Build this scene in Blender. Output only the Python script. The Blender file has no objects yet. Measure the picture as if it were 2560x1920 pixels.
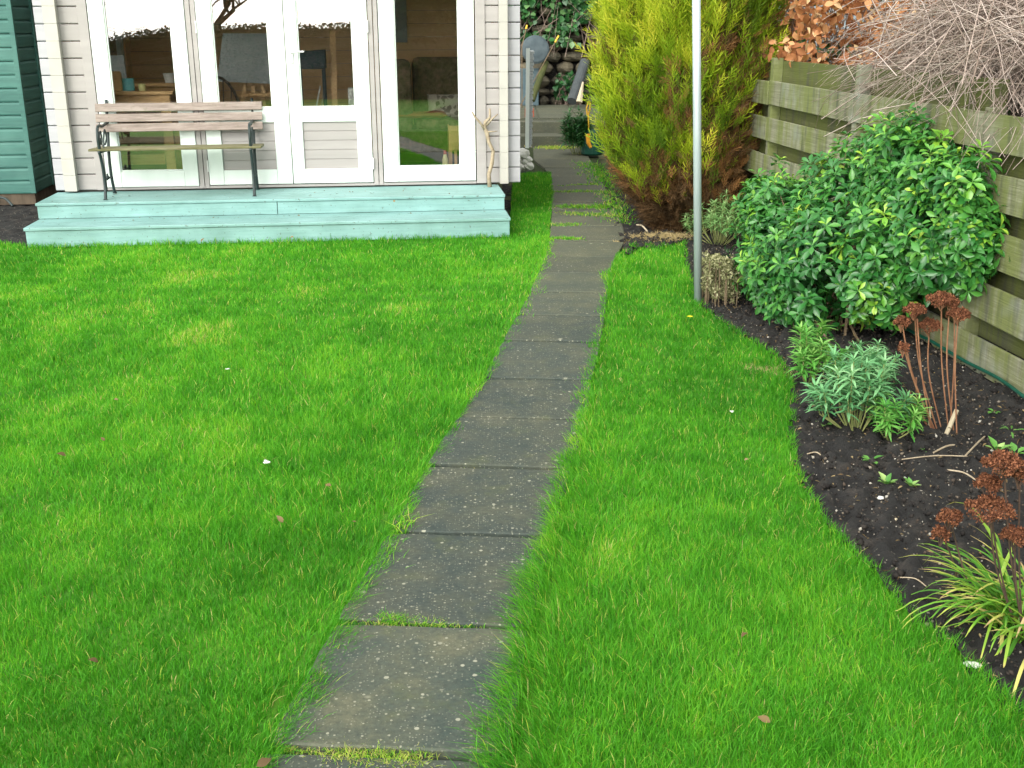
import bpy, math, random
import numpy as np
from mathutils import Vector, Matrix
R = math.radians
rng = np.random.default_rng(7); random.seed(7)
scn = bpy.context.scene
col = scn.collection

# ---------------------------------------------------------------- camera
FPX, HCAM, PITCH, ROLL = 2780.0, 1.65, R(17.8), R(0.23)
cd = bpy.data.cameras.new('camera'); cam = bpy.data.objects.new('camera', cd); col.objects.link(cam)
fw = np.array([0, math.cos(PITCH), -math.sin(PITCH)])
r0 = np.array([1., 0, 0]); u0 = np.array([0, math.sin(PITCH), math.cos(PITCH)])
cr = math.cos(ROLL)*r0 - math.sin(ROLL)*u0
cu = math.sin(ROLL)*r0 + math.cos(ROLL)*u0
M = Matrix(((cr[0], cu[0], -fw[0], 0), (cr[1], cu[1], -fw[1], 0), (cr[2], cu[2], -fw[2], HCAM), (0, 0, 0, 1)))
cam.matrix_world = M
cd.sensor_width = 36; cd.lens = 36*FPX/2560; cd.clip_start = 0.05; cd.clip_end = 500
scn.camera = cam
C0 = np.array([0, 0, HCAM])

# ---------------------------------------------------------------- world, sun, exposure
SUN_EL, SUN_AZ = R(30), R(205)      # azimuth clockwise from +Y : behind and to the left
w = bpy.data.worlds.new('World'); scn.world = w; w.use_nodes = True
nt = w.node_tree; nt.nodes.clear()
sky = nt.nodes.new('ShaderNodeTexSky'); sky.sky_type = 'NISHITA'; sky.sun_disc = False
sky.sun_elevation = SUN_EL; sky.sun_rotation = SUN_AZ; sky.dust_density = 2; sky.air_density = 1.0
hs = nt.nodes.new('ShaderNodeHueSaturation'); hs.inputs['Saturation'].default_value = 0.22
bg = nt.nodes.new('ShaderNodeBackground'); bg.inputs['Strength'].default_value = 0.15
wo = nt.nodes.new('ShaderNodeOutputWorld')
# bright broken overcast over the clear sky
wtc = nt.nodes.new('ShaderNodeTexCoord'); wnz = nt.nodes.new('ShaderNodeTexNoise'); wnz.inputs['Scale'].default_value = 2.2; wnz.inputs['Detail'].default_value = 5
wr = nt.nodes.new('ShaderNodeValToRGB'); wr.color_ramp.elements[0].position = 0.3; wr.color_ramp.elements[0].color = (7.0, 7.1, 7.2, 1); wr.color_ramp.elements[1].position = 0.7; wr.color_ramp.elements[1].color = (9.6, 9.6, 9.4, 1)
wmx = nt.nodes.new('ShaderNodeMixRGB'); wmx.inputs[0].default_value = 0.75
nt.links.new(wtc.outputs['Generated'], wnz.inputs['Vector']); nt.links.new(wnz.outputs['Fac'], wr.inputs[0])
nt.links.new(sky.outputs[0], hs.inputs['Color']); nt.links.new(hs.outputs[0], wmx.inputs[1]); nt.links.new(wr.outputs[0], wmx.inputs[2])
wdot = nt.nodes.new('ShaderNodeVectorMath'); wdot.operation = 'DOT_PRODUCT'
wdot.inputs[1].default_value = (math.sin(SUN_AZ)*math.cos(SUN_EL), math.cos(SUN_AZ)*math.cos(SUN_EL), math.sin(SUN_EL))
wg = nt.nodes.new('ShaderNodeValToRGB'); wg.color_ramp.interpolation = 'EASE'
wg.color_ramp.elements[0].position = 0.45; wg.color_ramp.elements[0].color = (0.72, 0.72, 0.72, 1); wg.color_ramp.elements[1].position = 0.90; wg.color_ramp.elements[1].color = (3.2, 3.15, 3.0, 1)
wml = nt.nodes.new('ShaderNodeMixRGB'); wml.blend_type = 'MULTIPLY'; wml.inputs[0].default_value = 1.0
nt.links.new(wtc.outputs['Generated'], wdot.inputs[0]); nt.links.new(wdot.outputs['Value'], wg.inputs[0])
nt.links.new(wmx.outputs[0], wml.inputs[1]); nt.links.new(wg.outputs[0], wml.inputs[2]); nt.links.new(wml.outputs[0], bg.inputs[0]); nt.links.new(bg.outputs[0], wo.inputs[0])
sl = bpy.data.lights.new('sun', 'SUN'); sl.energy = 0.7; sl.angle = R(14); sl.color = (1.0, 0.96, 0.88)
so = bpy.data.objects.new('sun', sl); col.objects.link(so)
sdir = Vector((math.sin(SUN_AZ)*math.cos(SUN_EL), math.cos(SUN_AZ)*math.cos(SUN_EL), math.sin(SUN_EL)))
so.rotation_euler = (-sdir).to_track_quat('-Z', 'Y').to_euler(); so.location = (-5, -5, 12)
scn.view_settings.view_transform = 'Standard'; scn.view_settings.look = 'None'
scn.view_settings.exposure = 0.45; scn.view_settings.gamma = 1; scn.view_settings.use_curve_mapping = False
scn.cycles.max_bounces = 6; scn.cycles.transparent_max_bounces = 12

# ---------------------------------------------------------------- placing by sight line
def ray(x, y): return fw + (x-1280)/FPX*cr - (y-960)/FPX*cu
def G(x, y, z=0.0):
    d = ray(x, y); return C0 + (z-HCAM)/d[2]*d
def GY(x, y, Y):
    d = ray(x, y); return C0 + Y/d[1]*d
TH = R(6); Ud = np.array([math.cos(TH), math.sin(TH), 0]); Vd = np.array([-math.sin(TH), math.cos(TH), 0]); OH = np.array([-0.014, 9.11, 0])
def HF(x, y, v):                       # point on the plane v of the summerhouse frame, as local (u, v, z)
    d = ray(x, y); t = np.dot(OH+Vd*v-C0, Vd)/np.dot(d, Vd); p = C0+t*d
    return np.array([(p-OH)@Ud, v, p[2]])
def toW(l): return OH + Ud*l[0] + Vd*l[1] + np.array([0, 0, l[2]])
def A(x, y, v): return HF(x/2.593, y/2.593, v)
def B(x, y, v): return HF(600+x/2.592, y/2.592, v)
def D3(x, y, v): return HF(240+x/4.148, y/4.148, v)

# ---------------------------------------------------------------- materials
def newmat(name):
    m = bpy.data.materials.new(name); m.use_nodes = True; n = m.node_tree; n.nodes.clear()
    out = n.nodes.new('ShaderNodeOutputMaterial'); p = n.nodes.new('ShaderNodeBsdfPrincipled')
    n.links.new(p.outputs[0], out.inputs[0]); return m, n, p, out
def coord(n, scale=(1, 1, 1), rot=(0, 0, 0), src='Object'):
    tc = n.nodes.new('ShaderNodeTexCoord'); mp = n.nodes.new('ShaderNodeMapping')
    mp.inputs['Scale'].default_value = scale; mp.inputs['Rotation'].default_value = rot
    n.links.new(tc.outputs[src], mp.inputs[0]); return mp.outputs[0]
def noise(n, vec, sc, det=4, rough=0.55):
    t = n.nodes.new('ShaderNodeTexNoise'); t.inputs['Scale'].default_value = sc; t.inputs['Detail'].default_value = det
    t.inputs['Roughness'].default_value = rough; n.links.new(vec, t.inputs['Vector']); return t.outputs['Fac']
def ramp(n, fac, stops, interp='LINEAR'):
    r = n.nodes.new('ShaderNodeValToRGB'); r.color_ramp.interpolation = interp; el = r.color_ramp.elements
    while len(el) > 1: el.remove(el[-1])
    el[0].position = stops[0][0]; el[0].color = (*stops[0][1], 1)
    for pos, c in stops[1:]:
        e = el.new(pos); e.color = (*c, 1)
    n.links.new(fac, r.inputs[0]); return r.outputs[0]
def mix(n, fac, a, b, mode='MIX'):
    m = n.nodes.new('ShaderNodeMixRGB'); m.blend_type = mode
    for i, v in ((0, fac), (1, a), (2, b)):
        if isinstance(v, (int, float)): m.inputs[i].default_value = v
        elif isinstance(v, tuple): m.inputs[i].default_value = (*v, 1)
        else: n.links.new(v, m.inputs[i])
    return m.outputs[0]
def bump(n, p, h, strength=0.4, dist=0.01):
    b = n.nodes.new('ShaderNodeBump'); b.inputs['Strength'].default_value = strength; b.inputs['Distance'].default_value = dist
    n.links.new(h, b.inputs['Height']); n.links.new(b.outputs[0], p.inputs['Normal'])
def attr(n, name='rnd'):
    a = n.nodes.new('ShaderNodeAttribute'); a.attribute_name = name; return a.outputs['Fac']
def rough_mat(name, c1, c2, sc=6, rough=0.7, bs=0.3, bd=0.005, stretch=(1, 1, 1), det=6, spec=0.4, c3=None):
    m, n, p, o = newmat(name); v = coord(n, stretch)
    f = noise(n, v, sc, det); st = [(0.3, c1), (0.7, c2)]
    if c3: st.append((0.85, c3))
    n.links.new(ramp(n, f, st), p.inputs['Base Color'])
    p.inputs['Roughness'].default_value = rough; p.inputs['Specular IOR Level'].default_value = spec
    bump(n, p, noise(n, v, sc*4, 5), bs, bd); return m
def leaf_mat(name, stops, rough=0.4, trans=0.25, spec=0.5, gain=1.4):
    m, n, p, o = newmat(name); c = ramp(n, attr(n), stops)
    n.links.new(c, p.inputs['Base Color']); p.inputs['Roughness'].default_value = rough; p.inputs['Specular IOR Level'].default_value = spec
    t = n.nodes.new('ShaderNodeBsdfTranslucent'); n.links.new(mix(n, 1.0, c, (gain, gain, gain*0.6), 'MULTIPLY'), t.inputs[0])
    mx = n.nodes.new('ShaderNodeMixShader'); mx.inputs[0].default_value = trans
    n.links.new(p.outputs[0], mx.inputs[1]); n.links.new(t.outputs[0], mx.inputs[2]); n.links.new(mx.outputs[0], o.inputs[0])
    return m

MT = {}
MT['white'] = rough_mat('white_paint', (0.64, 0.71, 0.665), (0.71, 0.77, 0.73), 3, 0.45, 0.1, 0.002, (3, 3, 0.5))
MT['siding'] = rough_mat('siding_paint', (0.31, 0.29, 0.28), (0.365, 0.34, 0.33), 2.5, 0.6, 0.25, 0.003, (0.6, 4, 6))
MT['logend'] = rough_mat('log_end_paint', (0.40, 0.385, 0.35), (0.46, 0.445, 0.405), 5, 0.65, 0.3, 0.003)
MT['wing'] = rough_mat('log_wing_paint', (0.35, 0.35, 0.375), (0.40, 0.40, 0.42), 3, 0.6, 0.2, 0.003, (0.6, 4, 6))
MT['pine'] = rough_mat('pine_lining', (0.70, 0.43, 0.20), (0.82, 0.56, 0.30), 2.2, 0.5, 0.15, 0.002, (0.7, 4, 7))
MT['darkwood'] = rough_mat('dark_wood', (0.05, 0.04, 0.03), (0.09, 0.07, 0.05), 4, 0.6)
MT['felt'] = rough_mat('roof_felt', (0.05, 0.06, 0.05), (0.09, 0.1, 0.08), 8, 0.9)
MT['oak'] = rough_mat('oak_wood', (0.60, 0.35, 0.14), (0.74, 0.47, 0.21), 4, 0.45, 0.15, 0.002, (1, 6, 6))
MT['iron'] = rough_mat('bench_iron', (0.012, 0.022, 0.022), (0.03, 0.045, 0.045), 12, 0.5, 0.3, 0.002)
MT['steel'] = rough_mat('galvanised_steel', (0.40, 0.47, 0.50), (0.50, 0.57, 0.60), 9, 0.38, 0.1, 0.001, (3, 3, 0.4)); MT['steel'].node_tree.nodes['Principled BSDF'].inputs['Metallic'].default_value = 0.35
MT['chrome'] = rough_mat('handle_metal', (0.6, 0.6, 0.6), (0.7, 0.7, 0.7), 5, 0.25)
MT['brick'] = rough_mat('brick_red', (0.30, 0.08, 0.05), (0.38, 0.12, 0.07), 20, 0.8)
MT['hosegreen'] = rough_mat('hose_green', (0.0, 0.05, 0.03), (0.008, 0.08, 0.05), 20, 0.5)
MT['hoseyellow'] = rough_mat('hose_yellow', (0.65, 0.38, 0.03), (0.75, 0.48, 0.05), 20, 0.5)
MT['orange'] = rough_mat('orange_plastic', (0.8, 0.33, 0.02), (0.85, 0.4, 0.04), 20, 0.4)
MT['pale'] = rough_mat('pale_wood', (0.42, 0.36, 0.24), (0.52, 0.45, 0.32), 14, 0.75, 0.3, 0.003, (1, 1, 0.3))
MT['chalk'] = rough_mat('white_stone', (0.52, 0.52, 0.48), (0.68, 0.68, 0.63), 30, 0.9, 0.5, 0.004)
MT['twig'] = rough_mat('driftwood', (0.22, 0.17, 0.11), (0.42, 0.35, 0.25), 20, 0.8, 0.4, 0.003)
MT['shadedplastic'] = rough_mat('grey_plastic_shaded', (0.04, 0.06, 0.07), (0.075, 0.10, 0.11), 9, 0.8)  # darkened so the round lid carries the shade by the far wall
MT['shadedtube'] = rough_mat('grey_tube_shaded', (0.045, 0.055, 0.058), (0.07, 0.08, 0.083), 9, 0.9)  # shade at the far wall put into the roll's base colour
MT['mossy'] = rough_mat('mossy_wood', (0.035, 0.045, 0.012), (0.08, 0.09, 0.025), 9, 0.85)
MT['canvas'] = rough_mat('grey_board', (0.30, 0.33, 0.33), (0.35, 0.38, 0.375), 4, 0.6)
MT['offwhite'] = rough_mat('off_white', (0.65, 0.65, 0.60), (0.75, 0.75, 0.7), 10, 0.5)
MT['bluepot'] = rough_mat('blue_tub', (0.10, 0.45, 0.50), (0.25, 0.65, 0.68), 15, 0.4)
MT['darkblue'] = rough_mat('slate_blue', (0.06, 0.10, 0.12), (0.09, 0.14, 0.16), 15, 0.4)
MT['yellowjar'] = rough_mat('yellow_jar', (0.68, 0.66, 0.28), (0.78, 0.75, 0.36), 15, 0.4)
MT['red'] = rough_mat('red_cap', (0.55, 0.08, 0.05), (0.6, 0.1, 0.06), 15, 0.4)
MT['cushred'] = rough_mat('rust_fabric', (0.55, 0.17, 0.08), (0.68, 0.24, 0.12), 12, 0.9)
MT['lawn_reflection'] = rough_mat('reflection_green', (0.01, 0.05, 0.025), (0.02, 0.08, 0.04), 12, 0.95)  # dark green of the lawn as mirrored in the right window
MT['stem'] = rough_mat('brown_stem', (0.10, 0.07, 0.04), (0.2, 0.15, 0.09), 20, 0.8)
MT['rustem'] = rough_mat('rust_stem', (0.20, 0.085, 0.045), (0.34, 0.18, 0.10), 20, 0.6)
MT['darkstem'] = rough_mat('dark_stem', (0.05, 0.035, 0.03), (0.12, 0.07, 0.05), 20, 0.6)
MT['greenstem'] = rough_mat('green_stem', (0.16, 0.22, 0.06), (0.30, 0.30, 0.12), 20, 0.6)
MT['bark'] = rough_mat('bark', (0.06, 0.045, 0.03), (0.13, 0.1, 0.07), 12, 0.9, 0.6, 0.01, (1, 1, 0.3))
MT['greyshed'] = rough_mat('grey_boards', (0.20, 0.25, 0.27), (0.28, 0.33, 0.35), 3, 0.7, 0.2, 0.003, (5, 5, 0.5))

def mat_sofa():
    m, n, p, o = newmat('sofa_fabric'); v = coord(n)
    f = noise(n, v, 14, 8, 0.7)
    n.links.new(ramp(n, f, [(0.35, (0.07, 0.07, 0.03)), (0.5, (0.18, 0.15, 0.08)), (0.62, (0.30, 0.20, 0.13))]), p.inputs['Base Color'])
    p.inputs['Roughness'].default_value = 0.95; return m
MT['sofa'] = mat_sofa()
def mat_cush():
    m, n, p, o = newmat('patterned_cushion'); v = coord(n)
    f = noise(n, v, 16, 2, 0.5)
    n.links.new(ramp(n, f, [(0.42, (0.22, 0.20, 0.15)), (0.47, (0.62, 0.58, 0.48))]), p.inputs['Base Color'])
    p.inputs['Roughness'].default_value = 0.9; return m
MT['cush'] = mat_cush()

def mat_deck():
    m, n, p, o = newmat('deck_paint'); v = coord(n, (0.5, 9, 9)); v2 = coord(n)
    c = ramp(n, noise(n, v, 5, 6), [(0.3, (0.180, 0.335, 0.325)), (0.7, (0.235, 0.415, 0.400))])
    wear = ramp(n, noise(n, v2, 11, 8, 0.75), [(0.60, (0, 0, 0)), (0.70, (1, 1, 1))])
    c = mix(n, mix(n, 0.6, (0, 0, 0), wear), c, (0.27, 0.47, 0.42))
    dirt = ramp(n, noise(n, v2, 38, 3, 0.6), [(0.64, (0, 0, 0)), (0.68, (1, 1, 1))])
    c = mix(n, mix(n, 0.7, (0, 0, 0), dirt), c, (0.07, 0.08, 0.05))
    big = ramp(n, noise(n, v2, 2.3, 4, 0.6), [(0.35, (0.74, 0.78, 0.74)), (0.6, (1, 1, 1))])
    c = mix(n, 1.0, c, big, 'MULTIPLY')
    n.links.new(c, p.inputs['Base Color']); p.inputs['Roughness'].default_value = 0.55
    bump(n, p, noise(n, v, 22, 4), 0.5, 0.004); return m
MT['deck'] = mat_deck()
def mat_shed():
    m, n, p, o = newmat('shed_stain'); v = coord(n, (0.5, 0.5, 8)); v2 = coord(n)
    c = ramp(n, noise(n, v, 4, 6), [(0.3, (0.024, 0.100, 0.085)), (0.7, (0.042, 0.155, 0.128))])
    fade = ramp(n, noise(n, v2, 1.6, 3), [(0.45, (0, 0, 0)), (0.75, (1, 1, 1))])
    c = mix(n, mix(n, 0.5, (0, 0, 0), fade), c, (0.13, 0.30, 0.25))
    n.links.new(c, p.inputs['Base Color']); p.inputs['Roughness'].default_value = 0.6
    bump(n, p, noise(n, v, 20, 4), 0.4, 0.004); return m
MT['shed'] = mat_shed()

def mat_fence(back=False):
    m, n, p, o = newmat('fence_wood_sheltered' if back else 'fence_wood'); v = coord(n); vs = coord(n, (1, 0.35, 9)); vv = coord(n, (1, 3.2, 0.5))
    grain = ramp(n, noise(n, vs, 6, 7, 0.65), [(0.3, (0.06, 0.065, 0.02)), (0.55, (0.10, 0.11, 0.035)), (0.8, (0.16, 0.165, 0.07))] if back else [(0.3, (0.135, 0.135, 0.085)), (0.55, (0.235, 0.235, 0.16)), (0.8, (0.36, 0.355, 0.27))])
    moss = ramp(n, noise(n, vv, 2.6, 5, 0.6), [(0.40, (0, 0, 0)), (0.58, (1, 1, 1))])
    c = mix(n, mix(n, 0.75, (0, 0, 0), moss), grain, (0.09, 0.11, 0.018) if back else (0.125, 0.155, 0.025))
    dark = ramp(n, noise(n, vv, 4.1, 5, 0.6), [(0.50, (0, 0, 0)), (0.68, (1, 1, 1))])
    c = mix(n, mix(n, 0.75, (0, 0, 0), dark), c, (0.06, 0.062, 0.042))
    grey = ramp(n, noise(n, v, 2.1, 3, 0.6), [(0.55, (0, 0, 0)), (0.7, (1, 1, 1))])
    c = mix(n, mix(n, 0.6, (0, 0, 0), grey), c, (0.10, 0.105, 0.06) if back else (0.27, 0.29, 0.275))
    n.links.new(c, p.inputs['Base Color']); p.inputs['Roughness'].default_value = 0.85
    bump(n, p, noise(n, vs, 14, 5), 0.6, 0.006); return m
MT['fence'] = mat_fence(); MT['fenceback'] = mat_fence(True)

def mat_slab():
    m, n, p, o = newmat('paving_stone'); v = coord(n)
    c = ramp(n, noise(n, v, 3.4, 8, 0.72), [(0.32, (0.026, 0.042, 0.038)), (0.45, (0.043, 0.056, 0.047)), (0.56, (0.060, 0.069, 0.050)), (0.70, (0.100, 0.102, 0.068))])
    fine = ramp(n, noise(n, v, 70, 4, 0.7), [(0.3, (0.72, 0.72, 0.72)), (0.7, (1.3, 1.3, 1.25))])
    c = mix(n, 1.0, c, fine, 'MULTIPLY')
    c = mix(n, 1.0, c, ramp(n, attr(n), [(0, (0.82, 0.84, 0.84)), (0.5, (1, 1, 0.98)), (1, (1.22, 1.18, 1.08))]), 'MULTIPLY')
    al = ramp(n, noise(n, v, 5.5, 5, 0.7), [(0.55, (0, 0, 0)), (0.75, (1, 1, 1))])
    c = mix(n, mix(n, 0.5, (0, 0, 0), al), c, (0.085, 0.10, 0.035))
    sy = n.nodes.new('ShaderNodeSeparateXYZ'); n.links.new(v, sy.inputs[0]); yr = n.nodes.new('ShaderNodeMapRange'); n.links.new(sy.outputs[1], yr.inputs[0])
    yr.inputs[1].default_value = 6.2; yr.inputs[2].default_value = 9.2; c = mix(n, mix(n, 0.4, (0, 0, 0), yr.outputs[0]), c, (0.125, 0.12, 0.070))
    # lichen flecks at three sizes
    for sc, th, amt, cc, kp in ((120, 0.26, 0.65, (0.26, 0.27, 0.20), 0.60), (60, 0.23, 0.75, (0.30, 0.30, 0.22), 0.72), (30, 0.17, 0.8, (0.33, 0.33, 0.25), 0.84), (11, 0.10, 0.9, (0.36, 0.36, 0.26), 0.88)):
        vo = n.nodes.new('ShaderNodeTexVoronoi'); vo.inputs['Scale'].default_value = sc; n.links.new(v, vo.inputs['Vector'])
        nz = n.nodes.new('ShaderNodeMath'); nz.operation = 'MULTIPLY_ADD'; n.links.new(noise(n, v, sc*1.7, 2), nz.inputs[0]); nz.inputs[1].default_value = 0.25
        n.links.new(vo.outputs['Distance'], nz.inputs[2])
        sep = n.nodes.new('ShaderNodeSeparateColor'); n.links.new(vo.outputs['Color'], sep.inputs[0])
        keep = ramp(n, sep.outputs[0], [(kp, (0, 0, 0)), (kp+0.02, (1, 1, 1))])
        spot = ramp(n, nz.outputs[0], [(th+0.10, (1, 1, 1)), (th+0.16, (0, 0, 0))])
        f = mix(n, 1.0, keep, spot, 'MULTIPLY')
        if sc > 20: f = mix(n, 1.0, f, ramp(n, noise(n, v, 2.2+sc*0.02, 3), [(0.38, (0.35, 0.35, 0.35)), (0.52, (1, 1, 1))]), 'MULTIPLY')
        c = mix(n, mix(n, amt, (0, 0, 0), f), c, cc)
    n.links.new(c, p.inputs['Base Color']); p.inputs['Roughness'].default_value = 0.72
    bump(n, p, noise(n, v, 60, 6, 0.7), 0.5, 0.004); return m
MT['slab'] = mat_slab()
def mat_soil():
    m, n, p, o = newmat('bed_soil'); v = coord(n)
    c = ramp(n, noise(n, v, 9, 8, 0.75), [(0.3, (0.006, 0.006, 0.006)), (0.52, (0.016, 0.015, 0.014)), (0.66, (0.05, 0.042, 0.034)), (0.8, (0.10, 0.085, 0.065))])
    vo = n.nodes.new('ShaderNodeTexVoronoi'); vo.inputs['Scale'].default_value = 85; n.links.new(v, vo.inputs['Vector'])
    sep = n.nodes.new('ShaderNodeSeparateColor'); n.links.new(vo.outputs['Color'], sep.inputs[0])
    keep = ramp(n, sep.outputs[1], [(0.90, (0, 0, 0)), (0.92, (1, 1, 1))]); spot = ramp(n, vo.outputs['Distance'], [(0.28, (1, 1, 1)), (0.36, (0, 0, 0))])
    c = mix(n, mix(n, 1.0, keep, spot, 'MULTIPLY'), c, (0.22, 0.20, 0.16))
    n.links.new(c, p.inputs['Base Color']); p.inputs['Roughness'].default_value = 0.9
    bump(n, p, noise(n, v, 45, 8, 0.8), 1.0, 0.02); return m
MT['soil'] = mat_soil()
MT['thatch'] = rough_mat('lawn_thatch', (0.04, 0.17, 0.008), (0.11, 0.26, 0.016), 7, 0.95, 0.8, 0.02)
MT['joint'] = rough_mat('joint_moss', (0.012, 0.016, 0.006), (0.04, 0.065, 0.010), 30, 0.95, 0.8, 0.01)
MT['earth'] = rough_mat('earth', (0.045, 0.055, 0.02), (0.08, 0.09, 0.035), 3, 0.95)
MT['stonewall'] = rough_mat('wall_stone', (0.045, 0.045, 0.035), (0.19, 0.165, 0.11), 3.5, 0.9, 0.7, 0.02, c3=(0.28, 0.24, 0.16))
def mat_glass():
    m, n, p, o = newmat('window_glass'); n.nodes.remove(p)
    t = n.nodes.new('ShaderNodeBsdfTransparent'); t.inputs[0].default_value = (0.97, 0.98, 0.975, 1)
    g = n.nodes.new('ShaderNodeBsdfGlossy'); g.inputs['Roughness'].default_value = 0.0; g.inputs[0].default_value = (1, 1, 1, 1)
    fr = n.nodes.new('ShaderNodeFresnel'); fr.inputs[0].default_value = 1.6
    ad = n.nodes.new('ShaderNodeMath'); ad.operation = 'ADD'; ad.inputs[1].default_value = 0.10; n.links.new(fr.outputs[0], ad.inputs[0])
    mx = n.nodes.new('ShaderNodeMixShader'); n.links.new(ad.outputs[0], mx.inputs[0])
    n.links.new(t.outputs[0], mx.inputs[1]); n.links.new(g.outputs[0], mx.inputs[2]); n.links.new(mx.outputs[0], o.inputs[0]); return m
MT['glass'] = mat_glass()

GR = [(0.0, (0.036, 0.185, 0.012)), (0.35, (0.080, 0.325, 0.020)), (0.65, (0.155, 0.43, 0.032)), (0.85, (0.28, 0.52, 0.03)), (0.93, (0.42, 0.48, 0.09)), (1.0, (0.52, 0.44, 0.20))]
MT['grass'] = leaf_mat('grass_blades', GR, 0.5, 0.38, 0.18, 1.5)
MT['drygrass'] = leaf_mat('dry_grass', [(0, (0.10, 0.13, 0.03)), (0.5, (0.30, 0.24, 0.10)), (1, (0.48, 0.38, 0.2))], 0.8, 0.2, 0.2)
MT['mex'] = leaf_mat('shrub_leaves', [(0, (0.010, 0.07, 0.014)), (0.35, (0.028, 0.155, 0.028)), (0.6, (0.060, 0.23, 0.035)), (0.8, (0.13, 0.35, 0.04)), (0.92, (0.22, 0.44, 0.04)), (1, (0.34, 0.52, 0.06))], 0.36, 0.18, 0.6)
MT['conifer'] = leaf_mat('conifer_sprays', [(0, (0.07, 0.14, 0.010)), (0.35, (0.20, 0.32, 0.012)), (0.7, (0.38, 0.46, 0.025)), (1, (0.64, 0.60, 0.06))], 0.6, 0.3, 0.25)
MT['dead'] = leaf_mat('dead_sprays', [(0, (0.05, 0.034, 0.018)), (0.5, (0.13, 0.075, 0.035)), (1, (0.27, 0.13, 0.045))], 0.9, 0.15, 0.1)
MT['ivy'] = leaf_mat('ivy_leaves', [(0, (0.010, 0.05, 0.015)), (0.6, (0.03, 0.13, 0.03)), (1, (0.13, 0.25, 0.09))], 0.4, 0.15, 0.5)
MT['copper'] = leaf_mat('copper_leaves', [(0, (0.16, 0.06, 0.03)), (0.5, (0.40, 0.17, 0.07)), (0.85, (0.62, 0.33, 0.16)), (1, (0.80, 0.58, 0.33))], 0.7, 0.25, 0.2)
MT['erys'] = leaf_mat('narrow_leaves', [(0, (0.04, 0.19, 0.03)), (0.45, (0.10, 0.32, 0.05)), (0.7, (0.20, 0.42, 0.10)), (1, (0.36, 0.55, 0.16))], 0.5, 0.25, 0.3)
MT['glauc'] = leaf_mat('glaucous_leaves', [(0, (0.05, 0.18, 0.07)), (0.5, (0.13, 0.34, 0.14)), (1, (0.30, 0.52, 0.26))], 0.5, 0.2, 0.3)
MT['grey'] = leaf_mat('greygreen_leaves', [(0, (0.07, 0.17, 0.05)), (0.5, (0.16, 0.31, 0.10)), (1, (0.32, 0.45, 0.20))], 0.6, 0.2, 0.2)
MT['cream'] = leaf_mat('cream_heads', [(0, (0.13, 0.14, 0.06)), (0.5, (0.27, 0.27, 0.14)), (1, (0.45, 0.43, 0.27))], 0.8, 0.2, 0.1)
MT['strap'] = leaf_mat('strap_leaves', [(0, (0.05, 0.19, 0.02)), (0.45, (0.14, 0.34, 0.03)), (0.7, (0.34, 0.45, 0.06)), (0.9, (0.55, 0.50, 0.15)), (1, (0.50, 0.36, 0.18))], 0.45, 0.25, 0.4)
MT['rusthead'] = leaf_mat('rust_flowerheads', [(0, (0.055, 0.023, 0.015)), (0.5, (0.165, 0.065, 0.036)), (1, (0.33, 0.14, 0.07))], 0.9, 0.1, 0.1)
MT['weed'] = leaf_mat('weed_leaves', [(0, (0.04, 0.16, 0.03)), (0.6, (0.12, 0.30, 0.06)), (1, (0.33, 0.48, 0.16))], 0.5, 0.2, 0.3)
MT['vine'] = leaf_mat('dry_stems', [(0, (0.15, 0.105, 0.08)), (0.5, (0.35, 0.275, 0.235)), (1, (0.58, 0.49, 0.44))], 0.85, 0.0, 0.1)
MT['hedge'] = leaf_mat('hedge_leaves', [(0, (0.010, 0.022, 0.010)), (0.6, (0.03, 0.055, 0.018)), (1, (0.07, 0.09, 0.035))], 0.7, 0.1, 0.2)
MT['petal'] = leaf_mat('yellow_petals', [(0, (0.75, 0.65, 0.02)), (1, (0.85, 0.75, 0.05))], 0.6, 0.2, 0.2)
MT['dleaf'] = leaf_mat('fallen_leaves', [(0, (0.08, 0.05, 0.025)), (0.5, (0.16, 0.11, 0.05)), (1, (0.26, 0.20, 0.10))], 0.8, 0.1, 0.2)

# ---------------------------------------------------------------- objects
def tag(o, label=None, cat=None, group=None, kind=None):
    if label: o['label'] = label
    if cat: o['category'] = cat
    if group: o['group'] = group
    if kind: o['kind'] = kind
    return o
def empty(name, loc, label, cat, group=None, rz=0):
    o = bpy.data.objects.new(name, None); col.objects.link(o); o.location = tuple(loc); o.rotation_euler = (0, 0, rz)
    o.empty_display_size = 0.1; o['org'] = list(map(float, loc)); return tag(o, label, cat, group)
def org(p): return np.array(p.location) if p is not None else np.zeros(3)
def arr_mesh(name, V, Fs, rnd=None, smooth=False):
    me = bpy.data.meshes.new(name); V = np.asarray(V, dtype=np.float32)
    me.vertices.add(len(V)); me.vertices.foreach_set('co', V.ravel())
    Fs = [np.asarray(f, dtype=np.int32) for f in Fs if len(f)]
    loops = np.concatenate([f.ravel() for f in Fs]); tot = np.concatenate([np.full(len(f), f.shape[1], dtype=np.int32) for f in Fs])
    st = np.concatenate([[0], np.cumsum(tot)[:-1]]).astype(np.int32)
    me.loops.add(len(loops)); me.loops.foreach_set('vertex_index', loops)
    me.polygons.add(len(tot)); me.polygons.foreach_set('loop_start', st); me.polygons.foreach_set('loop_total', tot)
    if smooth: me.polygons.foreach_set('use_smooth', np.ones(len(tot), dtype=bool))
    if rnd is not None:
        a = me.attributes.new('rnd', 'FLOAT', 'POINT'); a.data.foreach_set('value', np.asarray(rnd, dtype=np.float32))
    me.update(calc_edges=True); me.validate(); return me
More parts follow.
